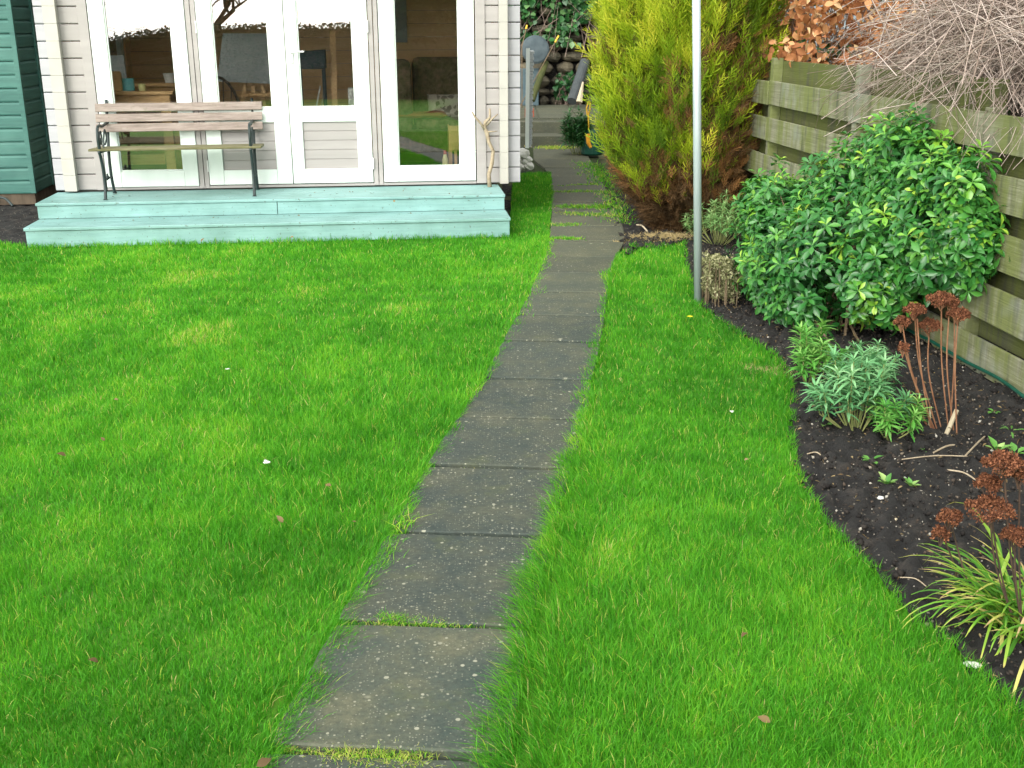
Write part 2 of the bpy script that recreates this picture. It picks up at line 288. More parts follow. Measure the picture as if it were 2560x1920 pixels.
class MB:
    def __init__(s): s.v = []; s.f = []; s.r = []
    def add(s, vs, fs, r=0.5):
        b = len(s.v); s.v += [tuple(map(float, v)) for v in vs]; s.f += [tuple(i+b for i in f) for f in fs]
        s.r += ([r]*len(vs)) if np.isscalar(r) else list(r)
    def box(s, x0, x1, y0, y1, z0, z1, r=0.5):
        s.add([(x0, y0, z0), (x1, y0, z0), (x1, y1, z0), (x0, y1, z0), (x0, y0, z1), (x1, y0, z1), (x1, y1, z1), (x0, y1, z1)],
              [(0, 3, 2, 1), (4, 5, 6, 7), (0, 1, 5, 4), (1, 2, 6, 5), (2, 3, 7, 6), (3, 0, 4, 7)], r); return s
    def obox(s, a, b, w, h, up=(0, 0, 1), r=0.5):      # bar from a to b with width w and height h
        a = np.array(a, float); b = np.array(b, float); d = b-a; d /= np.linalg.norm(d)
        sx = np.cross(d, up); sx /= np.linalg.norm(sx); uz = np.cross(sx, d)
        vs = [p+sx*w/2*i+uz*h/2*j for p in (a, b) for i, j in ((-1, -1), (1, -1), (1, 1), (-1, 1))]
        s.add(vs, [(0, 1, 2, 3), (7, 6, 5, 4), (0, 4, 5, 1), (1, 5, 6, 2), (2, 6, 7, 3), (3, 7, 4, 0)], r); return s
    def tube(s, pts, rad, n=6, r=0.5, cap=True):
        pts = [np.array(p, float) for p in pts]
        if np.isscalar(rad): rad = [rad]*len(pts)
        vs = []; prev = None
        for i, p in enumerate(pts):
            d = pts[min(i+1, len(pts)-1)]-pts[max(i-1, 0)]; d = d/(np.linalg.norm(d)+1e-9)
            ref = np.array([0, 0, 1.]) if abs(d[2]) < 0.9 else np.array([1., 0, 0])
            if prev is None: a = np.cross(d, ref)
            else: a = prev-d*np.dot(prev, d)
            a /= np.linalg.norm(a)+1e-9; prev = a; b = np.cross(d, a)
            for k in range(n):
                t = 2*math.pi*k/n; vs.append(p+rad[i]*(math.cos(t)*a+math.sin(t)*b))
        fs = [(i*n+k, i*n+(k+1) % n, (i+1)*n+(k+1) % n, (i+1)*n+k) for i in range(len(pts)-1) for k in range(n)]
        if cap: fs += [tuple(range(n-1, -1, -1)), tuple((len(pts)-1)*n+k for k in range(n))]
        s.add(vs, fs, r); return s
    def lathe(s, c, prof, n=16, r=0.5, axis=(0, 0, 1)):
        ax = np.array(axis, float); ax /= np.linalg.norm(ax)
        pts = [np.array(c, float)+ax*z for _, z in prof]
        ref = np.array([0, 0, 1.]) if abs(ax[2]) < 0.9 else np.array([1., 0, 0])
        a = np.cross(ax, ref); a /= np.linalg.norm(a); b = np.cross(ax, a)
        vs = [pts[i]+prof[i][0]*(math.cos(2*math.pi*k/n)*a+math.sin(2*math.pi*k/n)*b) for i in range(len(prof)) for k in range(n)]
        fs = [(i*n+k, i*n+(k+1) % n, (i+1)*n+(k+1) % n, (i+1)*n+k) for i in range(len(prof)-1) for k in range(n)]
        fs += [tuple(range(n-1, -1, -1)), tuple((len(prof)-1)*n+k for k in range(n))]
        s.add(vs, fs, r); return s
    def rock(s, c, rx, ry, rz, seed=0, r=0.5, nn=10, mm=6, amp=0.22):
        g = np.random.default_rng(seed); vs = []; ph = g.uniform(0, 6.28, 8)
        for i in range(mm+1):
            th = math.pi*i/mm
            for k in range(nn):
                t = 2*math.pi*k/nn; d = np.array([math.sin(th)*math.cos(t), math.sin(th)*math.sin(t), math.cos(th)])
                q = 1+amp*(math.sin(3*d[0]+ph[0])*math.cos(2.3*d[1]+ph[1])+0.6*math.sin(5*d[2]+4*d[0]+ph[2]))
                vs.append(np.array(c)+q*d*np.array([rx, ry, rz]))
        fs = [(i*nn+k, (i+1)*nn+k, (i+1)*nn+(k+1) % nn, i*nn+(k+1) % nn) for i in range(mm) for k in range(nn)]
        s.add(vs, fs, r); return s
    def build(s, name, mat, parent=None, origin=None, bevel=0, smooth=False, local=False):
        V = np.array(s.v)
        o_ = (np.array(origin) if origin is not None else (np.zeros(3) if local or parent is None else np.array(parent['org'])))
        me = bpy.data.meshes.new(name); me.from_pydata((V-o_).tolist(), [], s.f)
        a = me.attributes.new('rnd', 'FLOAT', 'POINT'); a.data.foreach_set('value', np.array(s.r, dtype=np.float32))
        if smooth: me.polygons.foreach_set('use_smooth', [True]*len(me.polygons))
        me.materials.append(MT[mat] if isinstance(mat, str) else mat); me.update()
        ob = bpy.data.objects.new(name, me); col.objects.link(ob)
        if parent is not None: ob.parent = parent
        elif origin is not None: ob.location = tuple(o_)
        if bevel:
            b = ob.modifiers.new('bevel', 'BEVEL'); b.width = bevel; b.segments = 2; b.limit_method = 'ANGLE'
        return ob
def link_arr(name, V, Fs, rnd, mat, parent=None, origin=None, smooth=False):
    o_ = np.array(parent['org']) if parent is not None else (np.array(origin) if origin is not None else np.zeros(3))
    me = arr_mesh(name, np.asarray(V)-o_, Fs, rnd, smooth); me.materials.append(MT[mat])
    ob = bpy.data.objects.new(name, me); col.objects.link(ob)
    if parent is not None: ob.parent = parent
    else: ob.location = tuple(o_)
    return ob
def norm(a): return a/(np.linalg.norm(a, axis=-1, keepdims=True)+1e-9)
def frames(d, up):                      # columns: side, along, normal
    d = norm(d); s = norm(np.cross(d, up)); n = np.cross(s, d); return np.stack([s, d, n], axis=-1)
def scatter(tv, tfs, Fr, T, S, rnd, tr=None):
    tv = np.asarray(tv, float); n = len(tv); m = len(T)
    S = np.asarray(S, float)
    if S.ndim == 1: S = np.repeat(S[:, None], 3, 1)
    V = np.einsum('mij,mnj->mni', Fr, tv[None]*S[:, None, :])+T[:, None, :]
    Fs = [(np.asarray(f)[None]+(np.arange(m)*n)[:, None, None]).reshape(-1, len(f[0])) for f in tfs]
    r = np.repeat(np.asarray(rnd)[:, None], n, 1)
    if tr is not None: r = r+np.asarray(tr)[None]
    return V.reshape(-1, 3), Fs, np.clip(r, 0, 1).ravel()
def merge(parts):
    V = []; Fd = {}; Rn = []; b = 0
    for v, fs, r in parts:
        V.append(v); Rn.append(r)
        for f in fs: Fd.setdefault(f.shape[1], []).append(f+b)
        b += len(v)
    return np.concatenate(V), [np.concatenate(f) for f in Fd.values()], np.concatenate(Rn)
# leaf templates: x across, y along, z normal
def leaf_t(wd=0.35, fold=0.10, droop=0.18, obov=0.6, seg=4):
    v = []; f = []
    for i in range(seg+1):
        t = i/seg; wv = wd*0.5*(math.sin(math.pi*min(1, t**obov if obov < 1 else t**obov)))
        if i == 0: wv = 0.02
        if i == seg: wv = 0.015
        z = -droop*t*t
        v += [(-wv, t, z+fold*wv*2), (0, t, z), (wv, t, z+fold*wv*2)]
    for i in range(seg):
        a = 3*i; f += [(a, a+1, a+4, a+3), (a+1, a+2, a+5, a+4)]
    return v, [f]
L_OBOV = leaf_t(0.40, 0.22, 0.30, 1.7, 5); L_LANC = leaf_t(0.20, 0.2, 0.35, 0.9); L_IVY = leaf_t(0.9, 0.15, 0.1, 0.7, 3); L_BROAD = leaf_t(0.6, 0.2, 0.2, 0.8)
def snoise(x, y, seed, f0=1.0, oct=4):   # cheap smooth noise in about 0..1
    g = np.random.default_rng(seed); s = np.zeros_like(x); a = 1; tot = 0
    for o in range(oct):
        for k in range(4):
            th = g.uniform(0, 6.28); ph = g.uniform(0, 6.28); f = f0*(1.9**o)*g.uniform(0.7, 1.3)
            s += a*np.sin((x*math.cos(th)+y*math.sin(th))*f+ph)
        tot += a*1.9; a *= 0.6
    return np.clip(0.5+0.5*s/tot, 0, 1)
def inpoly(x, y, P):
    P = np.asarray(P); c = np.zeros(len(x), bool); j = len(P)-1
    for i in range(len(P)):
        xi, yi = P[i][:2]; xj, yj = P[j][:2]
        t = ((yi > y) != (yj > y)) & (x < (xj-xi)*(y-yi)/(yj-yi+1e-12)+xi); c ^= t; j = i
    return c
def polydist(x, y, L):                  # distance to a polyline
    d = np.full(len(x), 1e9)
    for a, b in zip(L[:-1], L[1:]):
        a = np.array(a[:2]); b = np.array(b[:2]); ab = b-a; t = np.clip(((x-a[0])*ab[0]+(y-a[1])*ab[1])/(ab@ab), 0, 1)
        d = np.minimum(d, np.hypot(x-a[0]-t*ab[0], y-a[1]-t*ab[1]))
    return d

# ================================================================ GROUND
g = MB(); g.add([(-60, -60, -0.06), (60, -60, -0.06), (60, 70, -0.06), (-60, 70, -0.06)], [(0, 1, 2, 3)])
tag(g.build('ground', 'earth'), kind='structure')
PL = [(-1.27, -3.0), (-0.625, 1.8), (-0.585, 2.27), (-0.505, 2.86), (-0.415, 3.48), (-0.33, 4.07), (-0.232, 4.64), (-0.135, 5.21), (-0.04, 5.88), (0.145, 7.2), (0.285, 8.45), (0.33, 9.6), (0.44, 11.7), (0.50, 13.5), (0.55, 16.0)]
PR = [(-0.67, -3.0), (-0.05, 1.8), (-0.02, 2.27), (0.04, 2.86), (0.13, 3.48), (0.225, 4.07), (0.32, 4.64), (0.38, 5.21), (0.475, 5.88), (0.60, 6.9), (0.66, 7.6), (0.86, 8.75), (1.02, 9.2)]
bedpx = [(1715, 600), (1722, 680), (1745, 745), (1800, 800), (1900, 860), (1955, 900), (1985, 960), (1990, 1030), (1985, 1090), (1995, 1160), (2030, 1240), (2075, 1310), (2140, 1380), (2180, 1415), (2230, 1480), (2300, 1550), (2385, 1612), (2455, 1680), (2520, 1745), (2600, 1830), (2700, 1960)]
BED = [tuple(G(x, y)[:2]) for x, y in bedpx]
lawnL = [(-9, -6)]+PL[:0]
LAWN_L = [(-7.5, -3.0)]+PL[:12]+[(0.36, 10.2), (0.44, 11.7), (0.47, 13.4), (0.03, 13.4), (-0.02, 9.3), (-3.84, 8.78), (-4.3, 9.05), (-7.5, 9.0)]
LAWN_R = [(1.0, 9.1), (0.80, 8.45)]+[(p[0], p[1]) for p in PR[:-2]][::-1]
bl = [b for b in BED][::-1]
LAWN_R = PR[:-2]+[(0.80, 8.35), (0.95, 8.75), (1.30, 8.75)]+BED+[(1.35, -3.0)]
def poly_obj(name, P, z, mat, kind='structure', sub=None):
    m = MB(); m.add([(p[0], p[1], z) for p in P], [tuple(range(len(P)))]); o = m.build(name, mat); tag(o, kind=kind); return o
poly_obj('lawn', [(-9, -8.2), (3, -8.2)]+[(1.0, -3.0)]+[(-7.5, -3.0)], -0.013, 'thatch'); poly_obj('lawn', LAWN_L, -0.012, 'thatch'); poly_obj('lawn', LAWN_R[::-1], -0.012, 'thatch')

# soil beds as lumpy sheets
def soil(name, x0, x1, y0, y1, step, z, P, seed):
    nx = int((x1-x0)/step); ny = int((y1-y0)/step); X, Y = np.meshgrid(np.linspace(x0, x1, nx), np.linspace(y0, y1, ny))
    Z = z+0.03*(snoise(X, Y, seed, 6, 3)-0.5)+0.055*(snoise(X, Y, seed+1, 45, 4)-0.5)+rng.normal(0, 0.003, X.shape)
    idx = np.arange(nx*ny).reshape(ny, nx); q = np.stack([idx[:-1, :-1], idx[:-1, 1:], idx[1:, 1:], idx[1:, :-1]], -1).reshape(-1, 4)
    cx = X.ravel()[q].mean(1); cy = Y.ravel()[q].mean(1); q = q[inpoly(cx, cy, P)]
    o = link_arr(name, np.stack([X.ravel(), Y.ravel(), Z.ravel()], 1), [q], np.zeros(nx*ny), 'soil', smooth=True); tag(o, kind='structure'); return o
BEDP = [(0.86, 8.2), (0.98, 8.60), (1.2, 8.62)]+[(b[0]-0.02, b[1]) for b in BED]+[(3.2, 1.6), (3.2, 12), (0.95, 12)]
soil('flower_bed', 0.8, 3.3, 1.4, 12, 0.022, 0.0, BEDP, 3)
soil('soil', -7.2, -3.2, 8.9, 12.5, 0.05, -0.01, [(-7.2, 8.95), (-4.2, 8.95), (-3.84, 8.85), (-3.3, 9.4), (-3.3, 12.5), (-7.2, 12.5)], 9)
soil('soil', -0.1, 0.35, 9.1, 17, 0.04, -0.055, [(-0.1, 9.1), (0.35, 9.1), (0.35, 17), (-0.1, 17)], 19)

# ---- path slabs
m = MB(); mj = MB()
ys = [-2.9+0.598*i for i in range(9)]
ysl = [-1.32, -0.72, -0.12, 0.48, 1.08, 1.67, 2.27, 2.86, 3.47, 4.06, 4.64, 5.21, 5.88, 6.47, 7.07, 7.66, 8.25, 8.86]
def edgex(L, y):
    return np.interp(y, [p[1] for p in L], [p[0] for p in L])
sk = 0.045
sides = []
def slab(c4, zt, th=0.045, gap=0.011, seed=0):
    g_ = np.random.default_rng(seed); c4 = [np.array(c, float) for c in c4]; cen = sum(c4)/4
    c4 = [c+(cen-c)*gap/0.3 for c in c4]; per = []
    for i in range(4):
        a, b = c4[i], c4[(i+1) % 4]
        for k in range(8):
            p = a+(b-a)*k/8; q = (cen-p)/np.linalg.norm(cen-p)
            off = abs(g_.normal(0, 0.003))+(0.007 if k == 0 else 0); per.append(p+q*off)
    tl = g_.normal(0, 0.007, 2); n = len(per)
    zf = lambda p: zt+(p[0]-cen[0])*tl[0]+(p[1]-cen[1])*tl[1]
    inner = [p+(cen-p)*0.02 for p in per]
    vs = [(p[0], p[1], zf(p)-th) for p in per]+[(p[0], p[1], zf(p)-0.004) for p in per]+[(p[0], p[1], zf(p)) for p in inner]
    fs = [(i, (i+1) % n, n+(i+1) % n, n+i) for i in range(n)]+[(n+i, n+(i+1) % n, 2*n+(i+1) % n, 2*n+i) for i in range(n)]+[tuple(2*n+i for i in range(n))]
    m.add(vs, fs, float(g_.uniform(0, 1)))
for i in range(len(ysl)-1):
    a, b = ysl[i], ysl[i+1]
    xl0, xl1 = edgex(PL, a)-0.02, edgex(PL, b)-0.02
    xr0, xr1 = edgex(PR, a)+0.02, edgex(PR, b)+0.02
    slab([(xr0, a-sk), (xr1, b-sk), (xl1, b), (xl0, a)], 0.012+0.003*math.sin(i*2.3), seed=i)
# wider old slabs beside the summerhouse
sp = [8.88, 9.55, 10.05, 10.5, 10.95, 11.65, 12.15, 12.85, 13.7, 14.6, 15.5, 16.3]
for i in range(len(sp)-1):
    a, b = sp[i]+0.01, sp[i+1]
    l0 = np.interp(a, [8.8, 9.6, 10, 13.5, 14, 16.3], [0.29, 0.33, 0.35, 0.47, 0.27, 0.30]); l1 = np.interp(b, [8.8, 9.6, 10, 13.5, 14, 16.3], [0.29, 0.33, 0.35, 0.47, 0.27, 0.30])
    r0_ = np.interp(a, [8.8, 9.6, 10.5, 13, 16.3], [0.93, 0.98, 1.0, 1.03, 1.05]); r1_ = np.interp(b, [8.8, 9.6, 10.5, 13, 16.3], [0.93, 0.98, 1.0, 1.03, 1.05])
    slab([(r0_, a), (r1_, b), (l1, b+0.02), (l0, a+0.02)], 0.010+0.004*math.sin(i*1.7), seed=50+i)
tag(m.build('path', 'slab'), kind='structure')
jm = MB(); jm.add([(-1.15, -1.4, -0.011), (-0.4, -1.4, -0.011), (0.65, 7.2, -0.011), (1.05, 9.0, -0.011), (1.2, 16.4, -0.011), (0.2, 16.4, -0.011), (0.28, 8.9, -0.011), (0.05, 7.2, -0.011)], [(0, 1, 2, 7), (7, 2, 3, 6), (6, 3, 4, 5)])
jm2 = MB(); jm2.v = [(v[0], v[1], -0.016) for v in jm.v]; jm2.f = jm.f; jm2.r = jm.r
tag(jm2.build('path_bedding', 'joint'), kind='structure')
# steps and terrace at the far end
st = MB(); st.box(-0.2, 1.6, 16.35, 16.85, -0.05, 0.15); st.box(-0.2, 1.6, 16.85, 17.15, -0.05, 0.31)
st.box(-0.2, 1.6, 17.153, 20.3, -0.05, 0.33)
for i in range(5):
    for j in range(3): st.box(-0.15+j*0.58, 0.41+j*0.58, 17.17+i*0.6, 17.75+i*0.6, 0.331, 0.345)
tag(st.build('terrace_steps', 'slab', bevel=0.006), kind='structure')

# ---------------------------------------------------------------- grass
def blades(name, X, Y, Hh, W, lx, ly, rnd, seg, mat, z0=-0.01, kind='stuff'):
    n = len(X); g_ = np.random.default_rng(len(X)); az = g_.uniform(0, 6.283, n)
    wx, wy = np.cos(az)*W/2, np.sin(az)*W/2
    ts = np.linspace(0, 1, seg+1); V = []
    for t in ts[:-1]:
        cx = X+lx*Hh*t*t; cy = Y+ly*Hh*t*t; cz = z0+Hh*(t-0.22*t*t*np.minimum(1.5, np.hypot(lx, ly))); ww = 1-0.45*t
        V.append(np.stack([cx-wx*ww, cy-wy*ww, cz], 1)); V.append(np.stack([cx+wx*ww, cy+wy*ww, cz], 1))
    t = 1.0; V.append(np.stack([X+lx*Hh, Y+ly*Hh, z0+Hh*(1-0.22*np.minimum(1.5, np.hypot(lx, ly)))], 1))
    V = np.stack(V, 1); k = 2*seg+1
    base = (np.arange(n)*k)[:, None, None]
    Q = np.array([[2*i, 2*i+1, 2*i+3, 2*i+2] for i in range(seg-1)]) if seg > 1 else np.zeros((0, 4), int)
    Tn = np.array([[2*(seg-1), 2*(seg-1)+1, 2*seg]])
    fs = []
    if len(Q): fs.append((Q[None]+base).reshape(-1, 4))
    fs.append((Tn[None]+base).reshape(-1, 3))
    o = link_arr(name, V.reshape(-1, 3), fs, np.repeat(np.clip(rnd, 0, 1), k), mat)
    return tag(o, kind=kind)
def vis(X, Y, mg=0.5):                  # keep what the photo could see, with a margin to the sides
    zc = Y*math.cos(PITCH)+1.65*math.sin(PITCH); return (np.abs(X) < 0.4604*zc+mg) & (Y > 1.55)
HOUSE = [tuple(toW((-3.9, 0.0, 0))[:2]), tuple(toW((0.0, 0.0, 0))[:2]), tuple(toW((0.0, 5, 0))[:2]), tuple(toW((-3.9, 5, 0))[:2])]
def sample(P, x0, x1, y0, y1, dens):
    n = int((x1-x0)*(y1-y0)*dens); X = rng.uniform(x0, x1, n); Y = rng.uniform(y0, y1, n)
    k = vis(X, Y) & inpoly(X, Y, P) & ~inpoly(X, Y, HOUSE); X = X[k]; Y = Y[k]
    e = (np.minimum(polydist(X, Y, PL), polydist(X, Y, PR[:-2])) < 0.05) & (Y < 6)
    X = np.concatenate([X, X[e]+rng.normal(0, .006, e.sum())]); Y = np.concatenate([Y, Y[e]+rng.normal(0, .01, e.sum())]); return X, Y
GX, GYY = [], []
bands = [(1.55, 2.6, 34000, 3, 0.0024), (2.6, 3.6, 26000, 2, 0.0026), (3.6, 4.8, 18000, 2, 0.0032), (4.8, 6.3, 12000, 2, 0.0040), (6.3, 8.0, 8500, 2, 0.0050), (8.0, 13.3, 6500, 2, 0.0060)]
groups = {}
for (y0, y1, dn, seg, wd) in bands:
    for P in (LAWN_L, LAWN_R):
        X, Y = sample(P, -7.5, 4, y0, y1, dn)
        groups.setdefault(seg, []).append((X, Y, np.full(len(X), wd)))
for seg, L in groups.items():
    X = np.concatenate([l[0] for l in L]); Y = np.concatenate([l[1] for l in L]); W = np.concatenate([l[2] for l in L])
    dpl = polydist(X, Y, PL); dpr = polydist(X, Y, PR[:-2]); db = polydist(X, Y, BED)
    dd = polydist(X, Y, [HOUSE[0], HOUSE[1]])
    n1 = snoise(X, Y, 21, 1.6, 4); n2 = snoise(X, Y, 22, 7, 3); n3 = snoise(X, Y, 23, 28, 2)
    H = 0.018+0.015*n1+0.013*n2+0.018*(n3-0.5)+rng.uniform(-0.006, 0.012, len(X))
    longr = np.clip(1-dpr/0.16, 0, 1)*np.clip(1.3-np.abs(Y-2.4)/3.0, 0.40, 1.1)
    longl = np.clip(1-dpl/0.12, 0, 1)*np.clip(1.2-np.abs(Y-2.2)/3.5, 0.35, 1)
    H = H*(1+0.32*np.clip((snoise(X, Y, 35, 4, 3)-.55)*5, 0, 1)*rng.uniform(0, 1.3, len(X)))
    H = H+0.034*longr*rng.uniform(0.3, 1.3, len(X))+0.026*longl*rng.uniform(0.2, 1.2, len(X))+0.035*np.clip(1-dd/0.12, 0, 1)*rng.uniform(0, 1.2, len(X))+0.02*np.clip(1-db/0.1, 0, 1)*rng.uniform(0, 1.2, len(X))
    H = np.maximum(H, 0.010)
    az = snoise(X, Y, 24, 3.5, 3)*12+rng.normal(0, 2.3, len(X)); am = rng.uniform(0.05, 0.85, len(X))
    lx = np.cos(az)*am; ly = np.sin(az)*am
    lx = lx-0.65*longr; lx = lx+0.6*longl
    en = snoise(X*0.3, Y, 41, 9, 3); er = (dpr < 0.06) & (Y < 8.5); X = X-np.where(er, np.abs(rng.normal(0, .022, len(X)))*en*2.0, 0); el_ = (dpl < 0.06) & (Y < 9); X = X+np.where(el_, np.abs(rng.normal(0, .022, len(X)))*(1-en)*2.0, 0)
    yel = snoise(X, Y, 31, 1.1, 4); yel2 = snoise(X, Y, 32, 6, 3)
    r = 0.16+0.42*n1*0.6+0.24*(yel-0.35)+0.26*(yel2-0.45)+0.2*(snoise(X, Y, 33, 22, 2)-.5)+rng.normal(0, 0.15, len(X))
    r = r+0.10*np.clip(1-dpl/0.08, 0, 1)*rng.uniform(0, 2, len(X))+0.22*np.clip(1-dpr/0.07, 0, 1)*rng.uniform(0, 1.4, len(X))*(Y > 3.3)
    dry = rng.random(len(X)) < (0.045+0.9*np.clip(yel2-0.70, 0, 1)*np.clip(yel-.45,0,1)*3); r[dry] = rng.uniform(0.86, 1.0, dry.sum())
    W = W*rng.uniform(0.7, 1.25, len(X))
    blades('grass', X, Y, H, W, lx, ly, r, seg, 'grass')
# tufts in the slab joints
def tuft_line(a, b, n, h, spread, name='joint_weeds', mat='grass', dry=0.3, wd=0.003):
    t = rng.uniform(0, 1, n); X = a[0]+(b[0]-a[0])*t+rng.normal(0, spread, n); Y = a[1]+(b[1]-a[1])*t+rng.normal(0, spread, n)
    az = rng.uniform(0, 6.28, n); am = rng.uniform(0.3, 1.8, n); return X, Y, rng.uniform(0.3, 1, n)*h, np.cos(az)*am, np.sin(az)*am, np.where(rng.random(n) < dry, rng.uniform(0.85, 1, n), rng.uniform(0.1, 0.8, n)), np.full(n, wd)
parts = []
def px2(x, y): return G(x, y)[:2]
for (a, b, n, h, s, dr, w_) in [
    (px2(950, 1553), px2(1010, 1560), 420, 0.028, 0.013, 0.2, 0.0025), (px2(1015, 1560), px2(1110, 1568), 330, 0.022, 0.012, 0.35, 0.0025), (px2(1110, 1567), px2(1200, 1572), 100, 0.016, 0.008, 0.3, 0.0025),
    (px2(905, 1558), px2(1000, 1575), 160, 0.02, 0.018, 0.9, 0.002), (px2(830, 1895), px2(1060, 1905), 900, 0.022, 0.022, 0.75, 0.0022), (px2(700, 1880), px2(830, 1893), 260, 0.014, 0.01, 0.7, 0.002),
    (px2(995, 1335), px2(1020, 1300), 60, 0.06, 0.02, 0.5, 0.004), (px2(1100, 955), px2(1440, 958), 160, 0.008, 0.008, 0.3, 0.004), (px2(1050, 1175), px2(1400, 1182), 160, 0.008, 0.006, 0.3, 0.004),
    (px2(1400, 482), px2(1510, 480), 420, 0.035, 0.05, 0.3, 0.007), (px2(1400, 520), px2(1530, 520), 700, 0.045, 0.06, 0.25, 0.007), (px2(1410, 535), px2(1545, 545), 500, 0.04, 0.05, 0.5, 0.007), (px2(1380, 565), px2(1450, 565), 380, 0.035, 0.04, 0.3, 0.006),
    (px2(1385, 597), px2(1450, 600), 300, 0.03, 0.025, 0.2, 0.006), (px2(1400, 468), px2(1490, 462), 260, 0.03, 0.04, 0.4, 0.008), (px2(1360, 370), px2(1430, 372), 500, 0.05, 0.10, 0.95, 0.01),
    (px2(1465, 410), px2(1530, 470), 900, 0.06, 0.10, 0.15, 0.009), (px2(1520, 480), px2(1550, 560), 700, 0.06, 0.08, 0.3, 0.008)]:
    parts.append(tuft_line(a, b, n, h, s, dry=dr, wd=w_))
X, Y, H, lx, ly, r, W = [np.concatenate([p[i] for p in parts]) for i in range(7)]
blades('joint_weeds', X, Y, H, W, lx, ly, r, 2, 'grass', z0=0.004)
# dry grass at the end of the right-hand strip
P_ = [tuft_line(px2(1600, 596), px2(1700, 590), 2600, 0.05, 0.08, dry=0.8, wd=0.006), tuft_line(px2(1545, 610), px2(1600, 596), 500, 0.04, 0.04, dry=0.8, wd=0.006), tuft_line(px2(1895, 920), px2(1960, 930), 500, 0.03, 0.05, dry=0.9, wd=0.004)]
X, Y, H, lx, ly, r, W = [np.concatenate([p[i] for p in P_]) for i in range(7)]
blades('dry_grass', X, Y, H, W, lx*1.5, ly*1.5, r, 2, 'drygrass')

# ================================================================ DECK STEPS
dk = empty('deck_step', OH, 'teal painted two tier wooden step along the front of the summerhouse', 'deck', rz=TH)
def hb(mb, *a): return mb.box(*a)
m = MB(); m.box(-3.835, 0.0, 0.0, 0.025, 0.0, 0.132); m.box(-3.835, -3.81, 0.027, 0.42, 0, 0.132); m.box(-0.025, 0, 0.027, 0.42, 0, 0.132)
m.build('lower_riser', 'deck', dk, local=True, bevel=0.003)
m = MB()
for i in range(3): m.box(-3.845, 0.008, -0.012+i*0.145, 0.129+i*0.145-(0.0), 0.134, 0.160)
m.build('lower_tread', 'deck', dk, local=True, bevel=0.005)
m = MB(); m.box(-3.85, -1.915, 0.42, 0.445, 0.161, 0.264); m.box(-1.91, 0.0, 0.42, 0.445, 0.161, 0.264); m.box(-3.85, -3.825, 0.447, 1.1, 0, 0.264); m.box(-0.025, 0, 0.447, 1.1, 0, 0.264)
m.build('upper_riser', 'deck', dk, local=True, bevel=0.003)
m = MB()
for i in range(5): m.box(-3.86, 0.006, 0.410+i*0.132, 0.538+i*0.132, 0.266, 0.290)
m.build('upper_tread', 'deck', dk, local=True, bevel=0.005)

# ================================================================ SUMMERHOUSE
hs_ = empty('summerhouse', OH, 'pale grey wooden summerhouse with white glazed doors and windows', 'summerhouse', rz=TH)
v0 = 1.05; BH = 0.1385; Z0 = 0.306
m = MB()
def boards(m, u0, u1, va, vb, z0, z1, gap=0.006):
    z = z0
    while z < z1-0.02:
        zt = min(z+BH, z1); c = 0.007
        # board with a bevelled front top and bottom edge
        q = [(va+c, z), (va, z+c), (va, zt-c-gap), (va+c, zt-gap), (vb, zt-gap), (vb, z)]
        vs = [(u0, a, b) for a, b in q]+[(u1, a, b) for a, b in q]; n = 6
        m.add(vs, [tuple(range(n)), tuple(range(2*n-1, n-1, -1))]+[(i, n+i, n+(i+1) % n, (i+1) % n) for i in range(n)])
        z = zt
boards(m, -3.725, -3.435, v0, v0+0.05, Z0, 2.42); boards(m, -0.185, 0.02, v0, v0+0.05, Z0, 2.42)
boards(m, -3.433, -0.187, v0, v0+0.05, 2.20, 2.42)
m.build('front_wall', 'siding', hs_, local=True)
for (ua, ub) in ((-3.865, -3.727), (0.095, 0.207)):
    m = MB(); boards(m, ua, ub, v0+0.004, v0+0.054, Z0, 2.42); m.build('log_wing', 'wing', hs_, local=True)
def logends(m, ua, ub, va, vb):
    z = Z0
    while z < 2.4:
        m.box(ua, ub, va+0.0015*(int(z*37)%2), vb, z+0.0006, z+BH-0.0006); z += BH
for (ua, ub) in ((-3.77, -3.667), (0.018, 0.092)):
    m = MB(); logends(m, ua, ub, 0.975, 1.045); m.build('log_end', 'logend', hs_, local=True, bevel=0.0015)
m = MB(); 
for ua, ub in ((-3.77, -3.72), (0.022, 0.088)):
    z = Z0
    while z < 2.4:
        if 0.85 < z < 1.95: m.box(ua, ub, 1.104, 1.45, z, z+BH-0.004); m.box(ua, ub, 3.55, 3.9, z, z+BH-0.004)  # openings left for the added side windows
        else: m.box(ua, ub, 1.104, 3.9, z, z+BH-0.004)
        z += BH
z = Z0
while z < 2.4: m.box(-3.86, 0.20, 3.9, 3.95, z, z+BH-0.004); z += BH
m.build('outer_wall', 'siding', hs_, local=True)
m = MB()
z = Z0
while z < 2.4:
    m.box(-3.70, 0.0, 3.80, 3.815, z, z+BH-0.004)
    for (xa, xb) in ((-3.715, -3.70), (0.0, 0.016)):
        if 0.85 < z < 1.95: m.box(xa, xb, 1.11, 1.45, z, z+BH-0.004); m.box(xa, xb, 3.55, 3.80, z, z+BH-0.004)  # lining left open at the added side windows
        else: m.box(xa, xb, 1.11, 3.80, z, z+BH-0.004)
    z += BH
m.build('pine_lining', 'pine', hs_, local=True)
m = MB(); m.box(-3.70, 0.0, 1.11, 3.80, 0.27, 0.305); m.build('floor_boards', 'darkwood', hs_, local=True)
m = MB(); m.box(-3.70, 0.0, 1.11, 3.80, 2.36, 2.38); m.build('ceiling_lining', 'pine', hs_, local=True)
m = MB()
rv = [(-4.15, 0.75), (0.45, 0.75), (0.45, 4.2), (-4.15, 4.2)]
